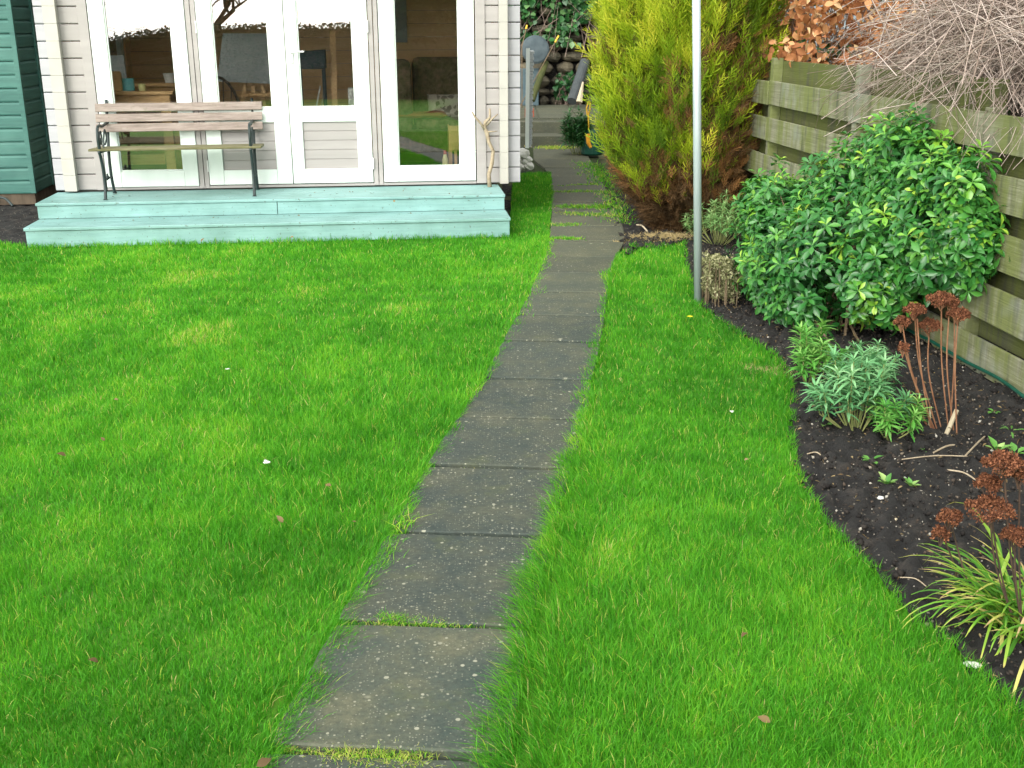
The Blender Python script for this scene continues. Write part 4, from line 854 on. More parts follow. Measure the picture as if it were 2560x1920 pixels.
# ================================================================ PLANTS
def shell_pts(n, ells, inner=0.75):
    out = []; nor = []
    while len(out) < n:
        c, r = ells[rng.integers(len(ells))]; c = np.array(c); r = np.array(r)
        d = rng.normal(size=3); d /= np.linalg.norm(d); k = rng.uniform(inner, 1.0)**0.5; p = c+d*r*k
        if p[2] < 0.04: continue
        if math.sin(p[0]*9+p[2]*7)*math.sin(p[1]*8+p[2]*5+1) > 0.72: continue
        ins = False
        for c2, r2 in ells:
            if (((p-np.array(c2))/np.array(r2))**2).sum() < 0.60: ins = True; break
        if ins and rng.random() > 0.12: continue
        out.append(p); nn = d/r; nor.append(nn/np.linalg.norm(nn))
    return np.array(out), np.array(nor)
def whorls(P, Dr, nl, length, spread, tmpl, rfun, jit=0.25):
    n = len(P); T = np.repeat(P, nl, 0); D = np.repeat(norm(Dr), nl, 0)
    az = np.tile(np.arange(nl)*2.4, n)+np.repeat(rng.uniform(0, 6.28, n), nl)+rng.normal(0, 0.2, n*nl)
    ref = np.where(np.abs(D[:, 2:3]) < 0.9, np.array([[0, 0, 1.]]), np.array([[1., 0, 0]])); a = norm(np.cross(D, ref)); b = np.cross(D, a)
    out = a*np.cos(az)[:, None]+b*np.sin(az)[:, None]; th = rng.normal(spread, jit, n*nl)
    k = np.tile(np.arange(nl), n)/max(1, nl-1); th = th*(1.15-0.6*k)
    ax = D*np.cos(th)[:, None]+out*np.sin(th)[:, None]; up = D*np.sin(th)[:, None]-out*np.cos(th)[:, None]
    T = T+D*((k-0.6)*length*0.5)[:, None]
    S = length*rng.uniform(0.7, 1.15, n*nl)*(1.05-0.35*k)
    return scatter(tmpl[0], tmpl[1], frames(ax, up), T, S, rfun(n, nl, k))
def plant_root(name, p, label, cat, group=None): return empty(name, p, label, cat, group)

# evergreen shrub with whorled glossy leaves
ells = [((1.80, 6.65, .36), (.35, .50, .40)), ((1.98, 6.5, .58), (.32, .60, .42)), ((2.14, 5.92, .74), (.22, .50, .40)), ((1.68, 6.65, .28), (.28, .50, .34)), ((1.80, 6.15, .36), (.36, .46, .36)), ((1.68, 6.95, .55), (.24, .40, .20)), ((2.10, 5.72, .62), (.20, .38, .28)), ((1.95, 5.95, .40), (.26, .36, .30)), ((1.62, 6.3, .22), (.20, .34, .22)), ((2.17, 5.58, .78), (.13, .34, .29)), ((2.24, 5.50, .66), (.11, .30, .26)), ((2.10, 6.2, .86), (.22, .45, .29))]
sb = G(2060, 760); sb[2] = 0; sh = plant_root('evergreen_shrub', (1.8, 6.35, 0), 'large glossy evergreen shrub with whorled leaves beside the fence', 'shrub')
P, N = shell_pts(1750, ells)
Dr = norm(N+np.array([-0.05, -0.15, 0.85])*1.0+rng.normal(0, 0.35, N.shape)); P = P+Dr*(rng.random((len(P), 1)) < .18)*rng.uniform(0.03, 0.13, (len(P), 1))
yv = np.clip(P[:, 2]/1.2, 0, 1)
def rf(n, nl, k):
    base = np.repeat(rng.normal(0.42, 0.15, n)+np.where(rng.random(n) < 0.22, 0.16, 0)*yv+0.08*yv, nl); return np.clip(base+0.34*(k > 0.75)*np.repeat(rng.random(n) < 0.4, nl)+rng.normal(0, 0.06, n*nl), 0, 1)
V, Fs, r = whorls(P, Dr, 9, 0.080, 1.50, L_OBOV, rf)
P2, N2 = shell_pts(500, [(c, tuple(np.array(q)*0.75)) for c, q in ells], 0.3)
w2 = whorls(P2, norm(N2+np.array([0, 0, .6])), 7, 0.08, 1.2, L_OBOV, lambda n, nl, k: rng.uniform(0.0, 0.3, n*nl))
V, Fs, r = merge([(V, Fs, r), w2])
link_arr('foliage', V, Fs, r, 'mex', sh, smooth=True)
m = MB()
for i in range(70):
    j = rng.choice(np.where(P[:, 1] > 6.0)[0]); b = np.array([1.8+rng.normal(0, .12), 6.3+rng.normal(0, .2), 0.0]); e = P[j]; mid = b*0.5+e*0.5+rng.normal(0, 0.04, 3); m.tube([b, mid, e], [0.008, 0.005, 0.0025], 5)
m.build('stems', 'stem', sh)

# golden conifer
CC = np.array([1.47, 9.55, 0]); cf = plant_root('golden_conifer', CC, 'tall golden conifer with feathery sprays behind the pole', 'conifer')
def prof(z): return np.interp(z, [0.0, 0.2, 0.41, 0.7, 1.0, 1.6, 2.1, 2.6, 2.9], [0.30, 0.40, 0.57, 0.66, 0.70, 0.68, 0.60, 0.40, 0.08])
def spray_t(nb=12, ln=1.0):
    v = []; f = []
    def strip(a, b, w):
        a = np.array(a); b = np.array(b); d = b-a; s = np.array([d[1], -d[0], 0]); s = s/(np.linalg.norm(s)+1e-9)*w*0.62; i = len(v)
        mid = (a+b)/2; v.extend([a-s*0.5, a+s*0.5, mid+s, mid-s, b]); f.append((i, i+1, i+2, i+3)); f2.append((i+3, i+2, i+4))
    f2 = []
    strip((0, 0, 0), (0, 1, 0.0), 0.018)
    for k in range(nb):
        t = 0.12+0.80*k/nb; sd = 1 if k % 2 else -1; L = 0.36*(1-0.55*t)+0.05; an = 0.55+0.15*math.sin(k*2.1)
        z = 0.10*math.sin(k*1.7)
        strip((0, t, 0), (sd*L*math.sin(an), t+L*math.cos(an), z), 0.020)
        strip((sd*L*0.4*math.sin(an), t+L*0.4*math.cos(an), z*0.4), (sd*L*0.35, t+L*0.95, z*1.5), 0.015)
    return np.array(v), [f, f2]
ST = spray_t()
tipr = np.clip(ST[0][:, 1]*0.30-0.12, -0.2, 0.35)
def cone_pts(n, z0, z1, k0, k1, bias=None):
    z = rng.uniform(z0, z1, n); az = rng.uniform(0, 6.283, n); k = rng.uniform(k0, k1, n)
    bump_ = 1+0.10*np.sin(az*5+z*3)+0.07*np.sin(az*9-z*7); rr = prof(z)*k*bump_
    P = CC+np.stack([np.cos(az)*rr, np.sin(az)*rr, z], 1); O_ = np.stack([np.cos(az), np.sin(az), np.zeros(n)], 1); return P, O_, z, az
P, O_, z, az = cone_pts(14000, 0.22, 2.85, 0.62, 1.0)
Dr = norm(O_*rng.uniform(0.25, 0.75, (len(P), 1))+np.array([0, 0, 1])*rng.uniform(0.7, 1.1, (len(P), 1))+rng.normal(0, 0.18, P.shape)); Up = norm(O_+rng.normal(0, 0.7, P.shape))
brown = 0.85*np.clip((np.cos(az-R(-30))-0.0)*1.2, 0, 1)*np.clip(1.5-z*0.7, 0, 1)+np.clip(0.62-z, 0, 1)*2.4
gap_ = snoise(az*1.2, z*1.6, 57, 6, 3) > 0.66; brown = np.where(gap_ & (z < 1.5), brown+0.5, brown)
isb = rng.random(len(P)) < np.clip(brown, 0, 0.96)
cl = snoise(P[:, 0]*3+P[:, 1]*2, P[:, 2], 51, 5, 3)
rn = np.clip(0.02+0.72*cl+rng.normal(0, 0.15, len(P))-0.22*np.clip(np.cos(az), 0, 1), 0, 0.95)
S = rng.uniform(0.14, 0.28, len(P))
g_ = ~isb
V, Fs, r = scatter(ST[0], ST[1], frames(Dr[g_], Up[g_]), P[g_], S[g_], rn[g_], tipr); link_arr('foliage', V, Fs, r, 'conifer', cf)
Pd, Od, zd, ad = cone_pts(9000, 0.0, 2.5, 0.15, 0.90)
zs_ = rng.random(3500)*.5; Pe = CC+np.stack([np.cos(ad[:3500])*prof(zs_)*.85*np.sqrt(rng.random(3500)), np.sin(ad[:3500])*prof(zs_)*.85*np.sqrt(rng.random(3500)), zs_], 1); Pd = np.concatenate([Pd, Pe]); Od = np.concatenate([Od, Od[:3500]])
Dd = norm(Od*0.5+rng.normal(0, 0.5, Pd.shape)+np.array([0, 0, 0.5]))
T2 = np.concatenate([P[isb], Pd]); D2 = np.concatenate([Dr[isb]+rng.normal(0, .3, (isb.sum(), 3)), Dd]); U2 = rng.normal(size=T2.shape)
V, Fs, r = scatter(ST[0], ST[1], frames(D2, U2), T2, rng.uniform(0.10, 0.2, len(T2)), np.concatenate([rng.uniform(0.3, 1, isb.sum()), rng.uniform(0, 0.55, len(Pd))])); link_arr('dead_foliage', V, Fs, r, 'dead', cf)
m = MB(); m.tube([CC, CC+[0.02, 0, 1.2], CC+[0, 0.02, 2.6]], [0.07, 0.05, 0.015], 10)
for i in range(60):
    a = rng.uniform(0, 6.28); zz = rng.uniform(0.02, 1.8); L = prof(zz+0.3)*0.85; m.tube([CC+[0, 0, zz], CC+[math.cos(a)*L*0.5, math.sin(a)*L*0.5, zz+0.1], CC+[math.cos(a)*L, math.sin(a)*L, zz+0.35]], [0.014, 0.009, 0.003], 5)
m.build('trunk', 'bark', cf)

# lance-leaved clumps in the bed
def clump(base, n, hgt, rad, leaf, mat, label, name='leafy_clump', nl=14, length=0.055, stem='greenstem', group=None, lean=(0, 0), tiers=2, sp=1.15):
    base = np.array([base[0], base[1], 0.0]); rt = plant_root(name, base, label, 'plant', group); m = MB(); tips = []; dirs = []
    for i in range(n):
        a = rng.uniform(0, 6.28); rr = rad*math.sqrt(rng.uniform(0.02, 1)); h = hgt*rng.uniform(0.65, 1.05)*(1-0.35*(rr/rad)**2)
        tip = base+[math.cos(a)*rr+lean[0], math.sin(a)*rr+lean[1], h]; s = base+[math.cos(a)*rr*0.3, math.sin(a)*rr*0.3, 0]
        mid = s*0.5+tip*0.5+np.array([math.cos(a)*rr*0.15, math.sin(a)*rr*0.15, -0.02]); m.tube([s, mid, tip], [0.0035, 0.003, 0.002], 5)
        d = norm(tip-mid); tips.append(tip); dirs.append(d)
        for t in range(tiers): tips.append(mid*(0.35+0.3*t)+tip*(0.65-0.3*t)); dirs.append(norm(d+rng.normal(0, .1, 3)))
    m.build('stems', stem, rt)
    V, Fs, r = whorls(np.array(tips), np.array(dirs), nl, length, sp, leaf, lambda n, nl, k: np.clip(np.repeat(rng.normal(0.42, 0.13, n), nl)+0.25*k+rng.normal(0, .08, n*nl), 0, 1), 0.3)
    link_arr('leaves', V, Fs, r, mat, rt, smooth=True); return rt
clump(G(2140, 1075)[:2], 26, 0.34, 0.20, L_LANC, 'glauc', 'blue green narrow leaved clump before the evergreen shrub', length=0.075)
clump(G(2020, 960)[:2], 13, 0.30, 0.14, L_LANC, 'erys', 'yellow green narrow leaved clump at the lawn edge before the shrub', length=0.075)
clump(G(2225, 1095)[:2], 10, 0.22, 0.11, L_LANC, 'erys', 'mid green narrow leaved clump left of the rusty flower stems', length=0.06)
clump(G(2150, 965)[:2], 12, 0.24, 0.16, L_LANC, 'glauc', 'low grey green leaved clump behind the blue green clump', length=0.06)
clump(G(1800, 615)[:2]+np.array([0, .1]), 34, 0.40, 0.26, L_LANC, 'grey', 'grey green feathery bush just right of the pole', name='feathery_bush', length=0.055, nl=12)
clump(G(1745, 590)[:2]+np.array([0.02, .1]), 16, 0.24, 0.18, L_LANC, 'grey', 'low grey green bush behind the foot of the pole', name='feathery_bush', length=0.05, nl=10)
clump(G(1790, 600)[:2]+np.array([0.05, .35]), 3, 0.50, 0.06, L_LANC, 'erys', 'single leafy shoot rising behind the grey green bush', name='leafy_shoot', length=0.08, nl=14)
# cream seed heads
cb = G(1800, 760); cr_ = plant_root('dried_flower_bush', cb, 'dried cream flower heads beside the pole', 'dried flowers'); m = MB(); hp = []
for i in range(46):
    x = rng.uniform(1762, 1850); y = rng.uniform(635, 745); p = G(x, 770, 0.0)+np.array([0, rng.uniform(0, .35), 0]); q = GY(x, y, p[1]); q[2] = max(0.05, q[2]); m.tube([p*0.5+q*0.5+np.array([0, 0, -q[2]*0.5]), (p+q)/2, q], 0.003, 5)
    for k in range(60):
        d = rng.normal(size=3); d /= np.linalg.norm(d); hp.append(q+d*[0.028, 0.028, 0.035])
m.build('stems', 'stem', cr_); hp = np.array(hp); n = len(hp)
V, Fs, r = scatter(L_BROAD[0], L_BROAD[1], frames(rng.normal(size=(n, 3)), rng.normal(size=(n, 3))), hp, rng.uniform(0.014, 0.024, n), rng.uniform(0, 1, n)); link_arr('flower_heads', V, Fs, r, 'cream', cr_)

# dead sedum stems with flat rusty heads
def sedum(name, stems, base_y, label, mstem):
    b0 = np.mean([G(*s[0]) for s in stems], 0); rt = plant_root(name, b0, label, 'dried flowers'); m = MB(); hp = []; hs2 = []
    for (bp, tp, hw) in stems:
        b = G(*bp); t = GY(tp[0], tp[1], b[1]-rng.uniform(0.02, 0.10)); mid = b*0.5+t*0.5+np.array([(t[0]-b[0])*0.15, 0, 0.02])+rng.normal(0, .008, 3)
        m.tube(curve([b, mid, t], 5), 0.0031 if mstem == 'rustem' else 0.0026, 6)
        if not hw: continue
        w_ = hw/FPX*np.linalg.norm(t-C0)/2
        for k in range(9):
            a = rng.uniform(0, 6.28); e = t+np.array([math.cos(a), math.sin(a), 0])*w_*rng.uniform(.3, .9)+[0, 0, 0.005]; m.tube([t-[0, 0, 0.045], (t+e)/2-[0, 0, 0.02], e], 0.0017, 4)
        nb = int(1300*min(1.6, (w_/0.035)**2))
        a = rng.uniform(0, 6.28, nb); q = w_*np.sqrt(rng.uniform(0, 1, nb)); lump = 0.008*np.sin(a*3+q*90)
        hp.append(np.stack([t[0]+np.cos(a)*q, t[1]+np.sin(a)*q, t[2]+lump+(1-(q/w_)**2)*w_*0.38+rng.uniform(-.012, .006, nb)], 1)); hs2.append(np.full(nb, 0.011))
    m.build('stems', mstem, rt)
    hp = np.concatenate(hp); n = len(hp)
    V, Fs, r = scatter(L_BROAD[0], L_BROAD[1], frames(rng.normal(size=(n, 3))+[0, 0, .6], rng.normal(size=(n, 3))), hp, rng.uniform(0.004, 0.009, n), np.clip(rng.normal(0.5, 0.28, n), 0, 1))
    link_arr('flower_heads', V, Fs, r, 'rusthead', rt); return rt
def q5(x, y): return (1700+x/2.37, 400+y/2.37)
sedum('dead_sedum', [(q5(1500, 1600), q5(1315, 960), 38), (q5(1520, 1590), q5(1390, 890), 52), (q5(1545, 1580), q5(1480, 985), 60), (q5(1490, 1610), q5(1405, 940), 0), (q5(1590, 1590), q5(1550, 830), 70), (q5(1620, 1600), q5(1600, 850), 40), (q5(1640, 1625), q5(1650, 915), 52), (q5(1600, 1580), q5(1625, 930), 0), (q5(1510, 1600), q5(1325, 1110), 26), (q5(1470, 1590), q5(1400, 1290), 0), (q5(1460, 1570), q5(1360, 1370), 0)], 0, 'rusty flat topped dead flower stems before the evergreen shrub', 'rustem')
def q6(x, y): return (1900+x/2.183, 1000+y/2.183)
sedum('dead_sedum', [(q6(1420, 1290), q6(1255, 600), 112), (q6(1440, 1300), q6(1330, 350), 95), (q6(1445, 1310), q6(1390, 740), 60), (q6(1400, 1290), q6(1245, 455), 60), (q6(1180, 1150), q6(1035, 640), 54), (q6(1100, 1090), q6(990, 725), 40), (q6(1430, 1300), q6(1420, 400), 60)], 0, 'rusty dead flower heads over strap leaves at the right edge', 'darkstem')
# cut pale stump sticks by the sedum
for i, (a, b, lb) in enumerate([(q5(1580, 1610), q5(1640, 1480), 'thicker pale cut stick among the rusty stems'), (q5(1475, 1590), q5(1485, 1460), 'thinner pale cut stick left among the rusty stems')]):
    p = G(*a); t = GY(b[0], b[1], p[1]); m = MB(); m.tube([p-[0, 0, .01], t], 0.010-0.005*i, 8); tag(m.build('cut_stick', 'pale', origin=p), lb, 'stick')

# strap-leaved clump
sb2 = G(2535, 1590); stp = plant_root('strap_leaf_clump', sb2, 'arching yellow green strap leaved clump at the right edge of the bed', 'plant')
Vs = []; Fq = []; Rr = []; nb = 0
def strap(b, az, L, bend, w_, rv, lift=1.2):
    global nb
    n = 9; d = np.array([math.cos(az), math.sin(az), 0]); s = np.array([-d[1], d[0], 0]); p = b.copy(); el = lift; pts = [p.copy()]
    for i in range(n): p = p+(d*math.cos(el)+np.array([0, 0, 1])*math.sin(el))*L/n; el -= bend/n; p[2] = max(p[2], 0.012); pts.append(p.copy())
    for i, q in enumerate(pts):
        ww = w_*math.sin(math.pi*min(1, (i+1.2)/(n+1.2)))**0.6*0.5+0.0004
        Vs.extend([q-s*ww+[0, 0, ww*0.5], q, q+s*ww+[0, 0, ww*0.5]]); Rr.extend([min(1, rv+(0.35 if i > n-2 else 0))]*3)
    for i in range(n):
        a = nb+3*i; Fq.extend([(a, a+1, a+4, a+3), (a+1, a+2, a+5, a+4)])
    nb += 3*(n+1)
for i in range(170):
    b = sb2+np.array([rng.normal(0, .045)+0.02, rng.normal(0.03, .07), 0]); az = rng.uniform(0, 6.28) if rng.random() < 0.45 else rng.normal(R(150), 0.9)
    strap(b, az, rng.uniform(0.16, 0.36), rng.uniform(1.0, 2.6), rng.uniform(0.005, 0.012), float(np.clip(rng.choice([0.15, 0.4, 0.6, 0.9], p=[.35, .3, .2, .15])+rng.normal(0, .08), 0, 1)), rng.uniform(0.8, 1.45))
for (x, y) in ((2330, 1540), (2350, 1330), (2345, 1545)):
    e = G(x, y); d = e-sb2; strap(sb2+rng.normal(0, .02, 3)*[1, 1, 0], math.atan2(d[1], d[0]), np.linalg.norm(d)*1.12, 1.5, 0.011, 0.55, 0.8)
link_arr('leaves', np.array(Vs), [np.array(Fq)], np.array(Rr), 'strap', stp, smooth=True)

# seedlings in the soil
def rosette(px, py, n, L, label, mat='weed', tm=L_BROAD, name='seedling', sp=1.0, el=0.4):
    b = G(px, py); b[2] = 0.01; rt = None; az = np.arange(n)*2.4+rng.uniform(0, 6); e = rng.normal(el, 0.2, n); D = np.stack([np.cos(az)*np.cos(e), np.sin(az)*np.cos(e), np.sin(e)], 1)
    U = np.stack([-np.cos(az)*np.sin(e), -np.sin(az)*np.sin(e), np.cos(e)], 1); T = np.repeat(b[None], n, 0)+D*L*0.25*sp
    V, Fs, r = scatter(tm[0], tm[1], frames(D, U), T, L*rng.uniform(0.6, 1.1, n), np.clip(rng.normal(0.6, 0.2, n), 0, 1)); o = link_arr(name, V, Fs, r, mat, None, origin=b, smooth=True); return tag(o, label, 'seedling')
rosette(*q6(600, 350), 7, 0.045, 'grey green seedling in bare soil left of the rusty heads', name='weed_seedling')
rosette(*q6(690, 480), 9, 0.045, 'yellowing leafy weed beside the white pebble in the soil', name='weed_seedling', el=0.8)
rosette(*q6(820, 490), 7, 0.035, 'small leafy weed right of the yellowing weed', name='weed_seedling', el=0.9)
rosette(*q6(350, 150), 8, 0.04, 'small leafy weed at the foot of the blue green clump', name='weed_seedling')
rosette(*q6(890, 290), 2, 0.04, 'pale green fallen leaf pair on the soil before the sedum', name='weed_seedling', el=0.1)
rosette(*q6(1290, 300), 5, 0.06, 'broad leaved weed behind the right hand rusty heads', name='weed_seedling', el=0.7)
rosette(*q6(1390, 310), 5, 0.05, 'broad leaved weed at the frame edge behind the rusty heads', name='weed_seedling', el=0.7)
rosette(*q5(1860, 1510), 8, 0.03, 'tiny green weed below the fence foot', name='weed_seedling')
rosette(*q5(1960, 1620), 6, 0.06, 'thin leaved weed at the right frame edge above the bed', name='weed_seedling', tm=L_LANC)
# white stones, twigs, debris
def stone(px, py, r_, label, mat='chalk', seed=1, f=(1, .7, .6)):
    p = G(px, py); m = MB(); m.rock((0, 0, 0), r_*f[0], r_*f[1], r_*f[2], seed, nn=14, mm=9, amp=0.16); o = m.build('stone', mat, local=True, smooth=True); o.location = (p[0], p[1], r_*f[2]*0.6); return tag(o, label, 'stone')
stone(2422, 1664, 0.014, 'left half of the pair of white stones at the lawn edge', seed=2); stone(2440, 1668, 0.016, 'right half of the pair of white stones at the lawn edge', seed=3)
stone(2203, 1247, 0.013, 'white pebble beside the yellowing weed', seed=4, f=(1.2, .7, .5)); stone(2238, 1300, 0.008, 'small orange brown pebble in the middle of the soil', 'pale', 5)
stone(2260, 1198, 0.009, 'pale pebble between the two small weeds', seed=6)
for i, (a, b, r_, lb) in enumerate([(q6(945, 305), q6(1060, 262), 0.006, 'short straight pale stick on the soil before the sedum'), (q6(750, 345), q6(1130, 325), 0.004, 'long thin twig lying across the soil'), (q6(1120, 320), q6(1225, 215), 0.006, 'forked brown stick on the soil near the right edge'), (q6(1020, 400), q6(1175, 455), 0.005, 'pale stick pointing at the rusty heads'), (q6(255, 312), q6(330, 318), 0.004, 'small pale twig near the lawn edge'), (q6(760, 990), q6(905, 1040), 0.003, 'thin pale twig on the soil beside the strap leaves')]):
    p = G(*a); t = G(*b); p[2] = t[2] = 0.014; mid = (p+t)/2+np.array([0, 0.01, 0.006]); m = MB(); m.tube(curve([p, mid+np.array([0.01, 0, 0]), t], 4), [r_*0.65]*8+[r_*0.4], 6); tag(m.build('fallen_twig', 'twig', origin=p), lb, 'twig')
# litter and pebbles over the soil
n = 15000; X = rng.uniform(0.9, 3.1, n*3); Y = rng.uniform(1.6, 9, n*3); k = inpoly(X, Y, BEDP) & (polydist(X, Y, BED) > 0.01); X = X[k][:n]; Y = Y[k][:n]; n = len(X)
oct_v = np.array([(1, 0, 0), (-1, 0, 0), (0, 1, 0), (0, -1, 0), (0, 0, 1), (0, 0, -1)]); oct_f = [[(0, 2, 4), (2, 1, 4), (1, 3, 4), (3, 0, 4), (2, 0, 5), (1, 2, 5), (3, 1, 5), (0, 3, 5)]]
MT['crumb'] = leaf_mat('soil_crumbs', [(0, (0.010, 0.009, 0.009)), (0.6, (0.035, 0.03, 0.026)), (0.84, (0.08, 0.06, 0.045)), (0.93, (0.20, 0.17, 0.13)), (1, (0.42, 0.40, 0.35))], 0.9, 0, 0.2)
S = rng.uniform(0.4, 1, (n, 3))*rng.choice([0.005, 0.008, 0.013, 0.02], n, p=[.52, .32, .13, .03])[:, None]; rr = rng.random(n); rr[S.max(1) > 0.012] *= 0.6
V, Fs, r = scatter(oct_v, oct_f, frames(rng.normal(size=(n, 3)), rng.normal(size=(n, 3))), np.stack([X, Y, np.full(n, 0.012)], 1), S, rr)
tag(link_arr('soil_crumbs', V, Fs, r, 'crumb'), kind='stuff')
n = 1800; X = rng.uniform(0.9, 3.1, n*4); Y = rng.uniform(1.6, 9.2, n*4); k = inpoly(X, Y, BEDP); X = X[k][:n]; Y = Y[k][:n]; n = len(X)
D = norm(np.stack([rng.normal(size=n), rng.normal(size=n), rng.normal(0, .2, n)], 1)); V, Fs, r = scatter(L_BROAD[0], L_BROAD[1], frames(D, np.stack([rng.normal(0, .3, n), rng.normal(0, .3, n), np.ones(n)], 1)), np.stack([X, Y, np.full(n, 0.020)], 1), np.stack([rng.uniform(.15, .9, n)*.02, rng.uniform(.008, .03, n), np.full(n, .02)], 1), rng.uniform(0, 1, n))
tag(link_arr('leaf_litter', V, Fs, r, 'dleaf'), kind='stuff')

# fallen leaves and bits on the lawn
FL = [((155, 1135), 0.055, 'tan curled leaf lying at the far left of the lawn'), ((257, 1097), 0.03, 'small brown leaf right of the tan curled leaf'), ((290, 998), 0.03, 'small tan leaf in the left lawn above the brown one'), ((700, 1297), 0.045, 'long tan leaf on the lawn below the white scrap'), ((883, 1303), 0.03, 'brown leaf on the lawn near the path edge'), ((505, 600), 0.06, 'upright orange brown leaf against the teal step'), ((925, 585), 0.04, 'pale brown leaf at the foot of the step, right of centre'), ((730, 592), 0.04, 'small tan leaf at the foot of the step'), ((1865, 1148), 0.03, 'small brown leaf on the right lawn near the bed'), ((1860, 1585), 0.035, 'brown leaf low on the right lawn'), ((1910, 1797), 0.045, 'grey brown leaf near the bottom of the right lawn'), ((235, 1650), 0.04, 'brown leaf at the lower left of the lawn'), ((660, 1905), 0.05, 'dark brown leaf beside the bottom of the path'), ((820, 1212), 0.035, 'tan leaf on the lawn right of the white scrap'), ((985, 502), 0.045, 'brown leaf lying on the upper teal step')]
for i, ((x, y), L, lb) in enumerate(FL):
    L = L*0.75; zz = 0.30 if y < 550 else (0.035 if y > 620 else 0.05); p = G(x, y, zz); d = norm(np.array([rng.normal(), rng.normal()*.5, rng.uniform(0, .5) if i != 5 else 1.0])); up = norm(np.array([rng.normal()*.4, -0.5, 1]))
    V, Fs, r = scatter(L_BROAD[0], L_BROAD[1], frames(d[None], up[None]), p[None]-d[None]*L/2, np.array([L]), np.array([rng.uniform(.2, .95)])); o = link_arr('fallen_leaf', V, Fs, r, 'dleaf', None, origin=p, smooth=True); tag(o, lb, 'leaf', 'leaves fallen on the grass' if i != 14 else None)
for (x, y, L, mt, nm, lb, ct) in [(668, 1155, 0.016, 'chalk', 'white_scrap', 'white feathery scrap on the left lawn', 'scrap'), (1830, 1028, 0.010, 'chalk', 'white_petal', 'tiny white petal on the right lawn', 'petal'), (570, 922, 0.010, 'chalk', 'white_petal', 'tiny white petal far up the left lawn', 'petal')]:
    p = G(x, y, 0.035); m = MB()
    for k in range(4): m.rock(rng.normal(0, L*0.5, 3)*[1, .6, .2], L*.5, L*.35, L*.25, k, nn=8, mm=5, amp=.3)
    o = m.build(nm, mt, local=True, smooth=True); o.location = tuple(p); tag(o, lb, ct)
p = G(1725, 792, 0.04); n = 7; az = np.arange(n)*0.9; D = np.stack([np.cos(az), np.sin(az), np.full(n, .3)], 1); V, Fs, r = scatter(L_BROAD[0], L_BROAD[1], frames(D, np.tile([[0, 0, 1.]], (n, 1))), np.repeat(p[None], n, 0), np.full(n, 0.02), np.full(n, .5)); tag(link_arr('yellow_flower', V, Fs, r, 'petal', None, origin=p), 'small yellow flower in the lawn right of the pole foot', 'flower')
# bare shoots by conifer foot
for (bx_, lb, L) in (((1675, 580), 'forked bare tan shoots left of the pole at the conifer foot', [((1656, 575), (1675, 500), (1670, 490)), ((1675, 575), (1680, 510), (1683, 495)), ((1692, 575), (1672, 520), (1665, 500)), ((1655, 570), (1640, 530), (1630, 500))]),
                     ((1755, 565), 'tall bare tan shoot leaning right just behind the pole', [((1755, 560), (1770, 500), (1778, 450))]), ((1725, 560), 'thin upright bare shoot just left of the pole', [((1725, 555), (1727, 500), (1722, 470))])):
    rt = plant_root('bare_shoot', G(*bx_), lb, 'shoots'); m = MB()
    for (a, b, c) in L:
        p = G(*a); q = GY(b[0], b[1], p[1]); t = GY(c[0], c[1], p[1]-.03); m.tube(curve([p, q, t], 4), 0.006, 6)
    m.build('stems', 'pale', rt)
p = G(1618, 578, 0.02); t = G(1592, 562, 0.04); tag(MB().tube(curve([p, (p+t)/2+np.array([0, 0, .02]), t], 3), 0.007, 6).build('fallen_twig', 'pale', origin=p), 'pale stick lying on the soil left of the bare shoots', 'twig')
# ================================================================ BEHIND THE FENCE
def twigs(n, r0, target, rad, bow=0.3, seg=6, thick=0.0025, col=(0, 1), sag=0.2):
    """arching stems as three sided tubes, vectorised"""
    A0 = np.array([r0() for _ in range(n)]); B0 = np.array([target() for _ in range(n)]); C = (A0+B0)/2+rng.normal(0, bow, (n, 3))*[1, 1, .5]+[0, 0, sag]
    ts = np.linspace(0, 1, seg+1); P = np.stack([(1-t)**2*A0+2*(1-t)*t*C+t*t*B0+rng.normal(0, .006, A0.shape) for t in ts], 1)
    T = norm(np.gradient(P, axis=1)); ref = np.array([0.3, 1, 0.2]); a = norm(np.cross(T, ref)); b = np.cross(T, a)
    R_ = (rng.uniform(.5, 1.6, n)*thick)[:, None]*np.linspace(1.3, .5, seg+1)[None]
    V = np.stack([P+R_[..., None]*(math.cos(k*2.094)*a+math.sin(k*2.094)*b) for k in range(3)], 2)
    idx = np.arange(n*(seg+1)*3).reshape(n, seg+1, 3); F = []
    for k in range(3): F.append(np.stack([idx[:, :-1, k], idx[:, :-1, (k+1) % 3], idx[:, 1:, (k+1) % 3], idx[:, 1:, k]], -1).reshape(-1, 4))
    r = np.repeat(rng.uniform(col[0], col[1], n), (seg+1)*3); return V.reshape(-1, 3), [np.concatenate(F)], r
vr = plant_root('bare_climber', (2.95, 6.2, 0), 'tangle of bare grey stems spilling over the fence', 'bare shrub')
def vt():
    y = rng.uniform(4.2, 7.5); x = 2.33-0.1*(y-5.53)+rng.normal(0.22, 0.28); x = max(x, 2.10-0.1*(y-5.53)); return (x, y, np.clip(rng.normal(1.35, 0.19)+0.45*max(0, x-2.5), (1.0 if x < 2.33-0.1*(y-5.53)-.03 or x > 2.45-0.1*(y-5.53) else 1.28), 2.3))
tw1 = twigs(2400, lambda: (rng.normal(2.95, .3), rng.uniform(5.0, 7.6), rng.uniform(1.35, 1.95)), vt, 0, .16, 7, 0.0023, (.25, 1))
tw2 = twigs(130, lambda: (rng.normal(3.2, .2), rng.uniform(5.0, 7.5), rng.uniform(1.4, 2.3)), vt, 0, .25, 8, 0.0055, (.5, 1))
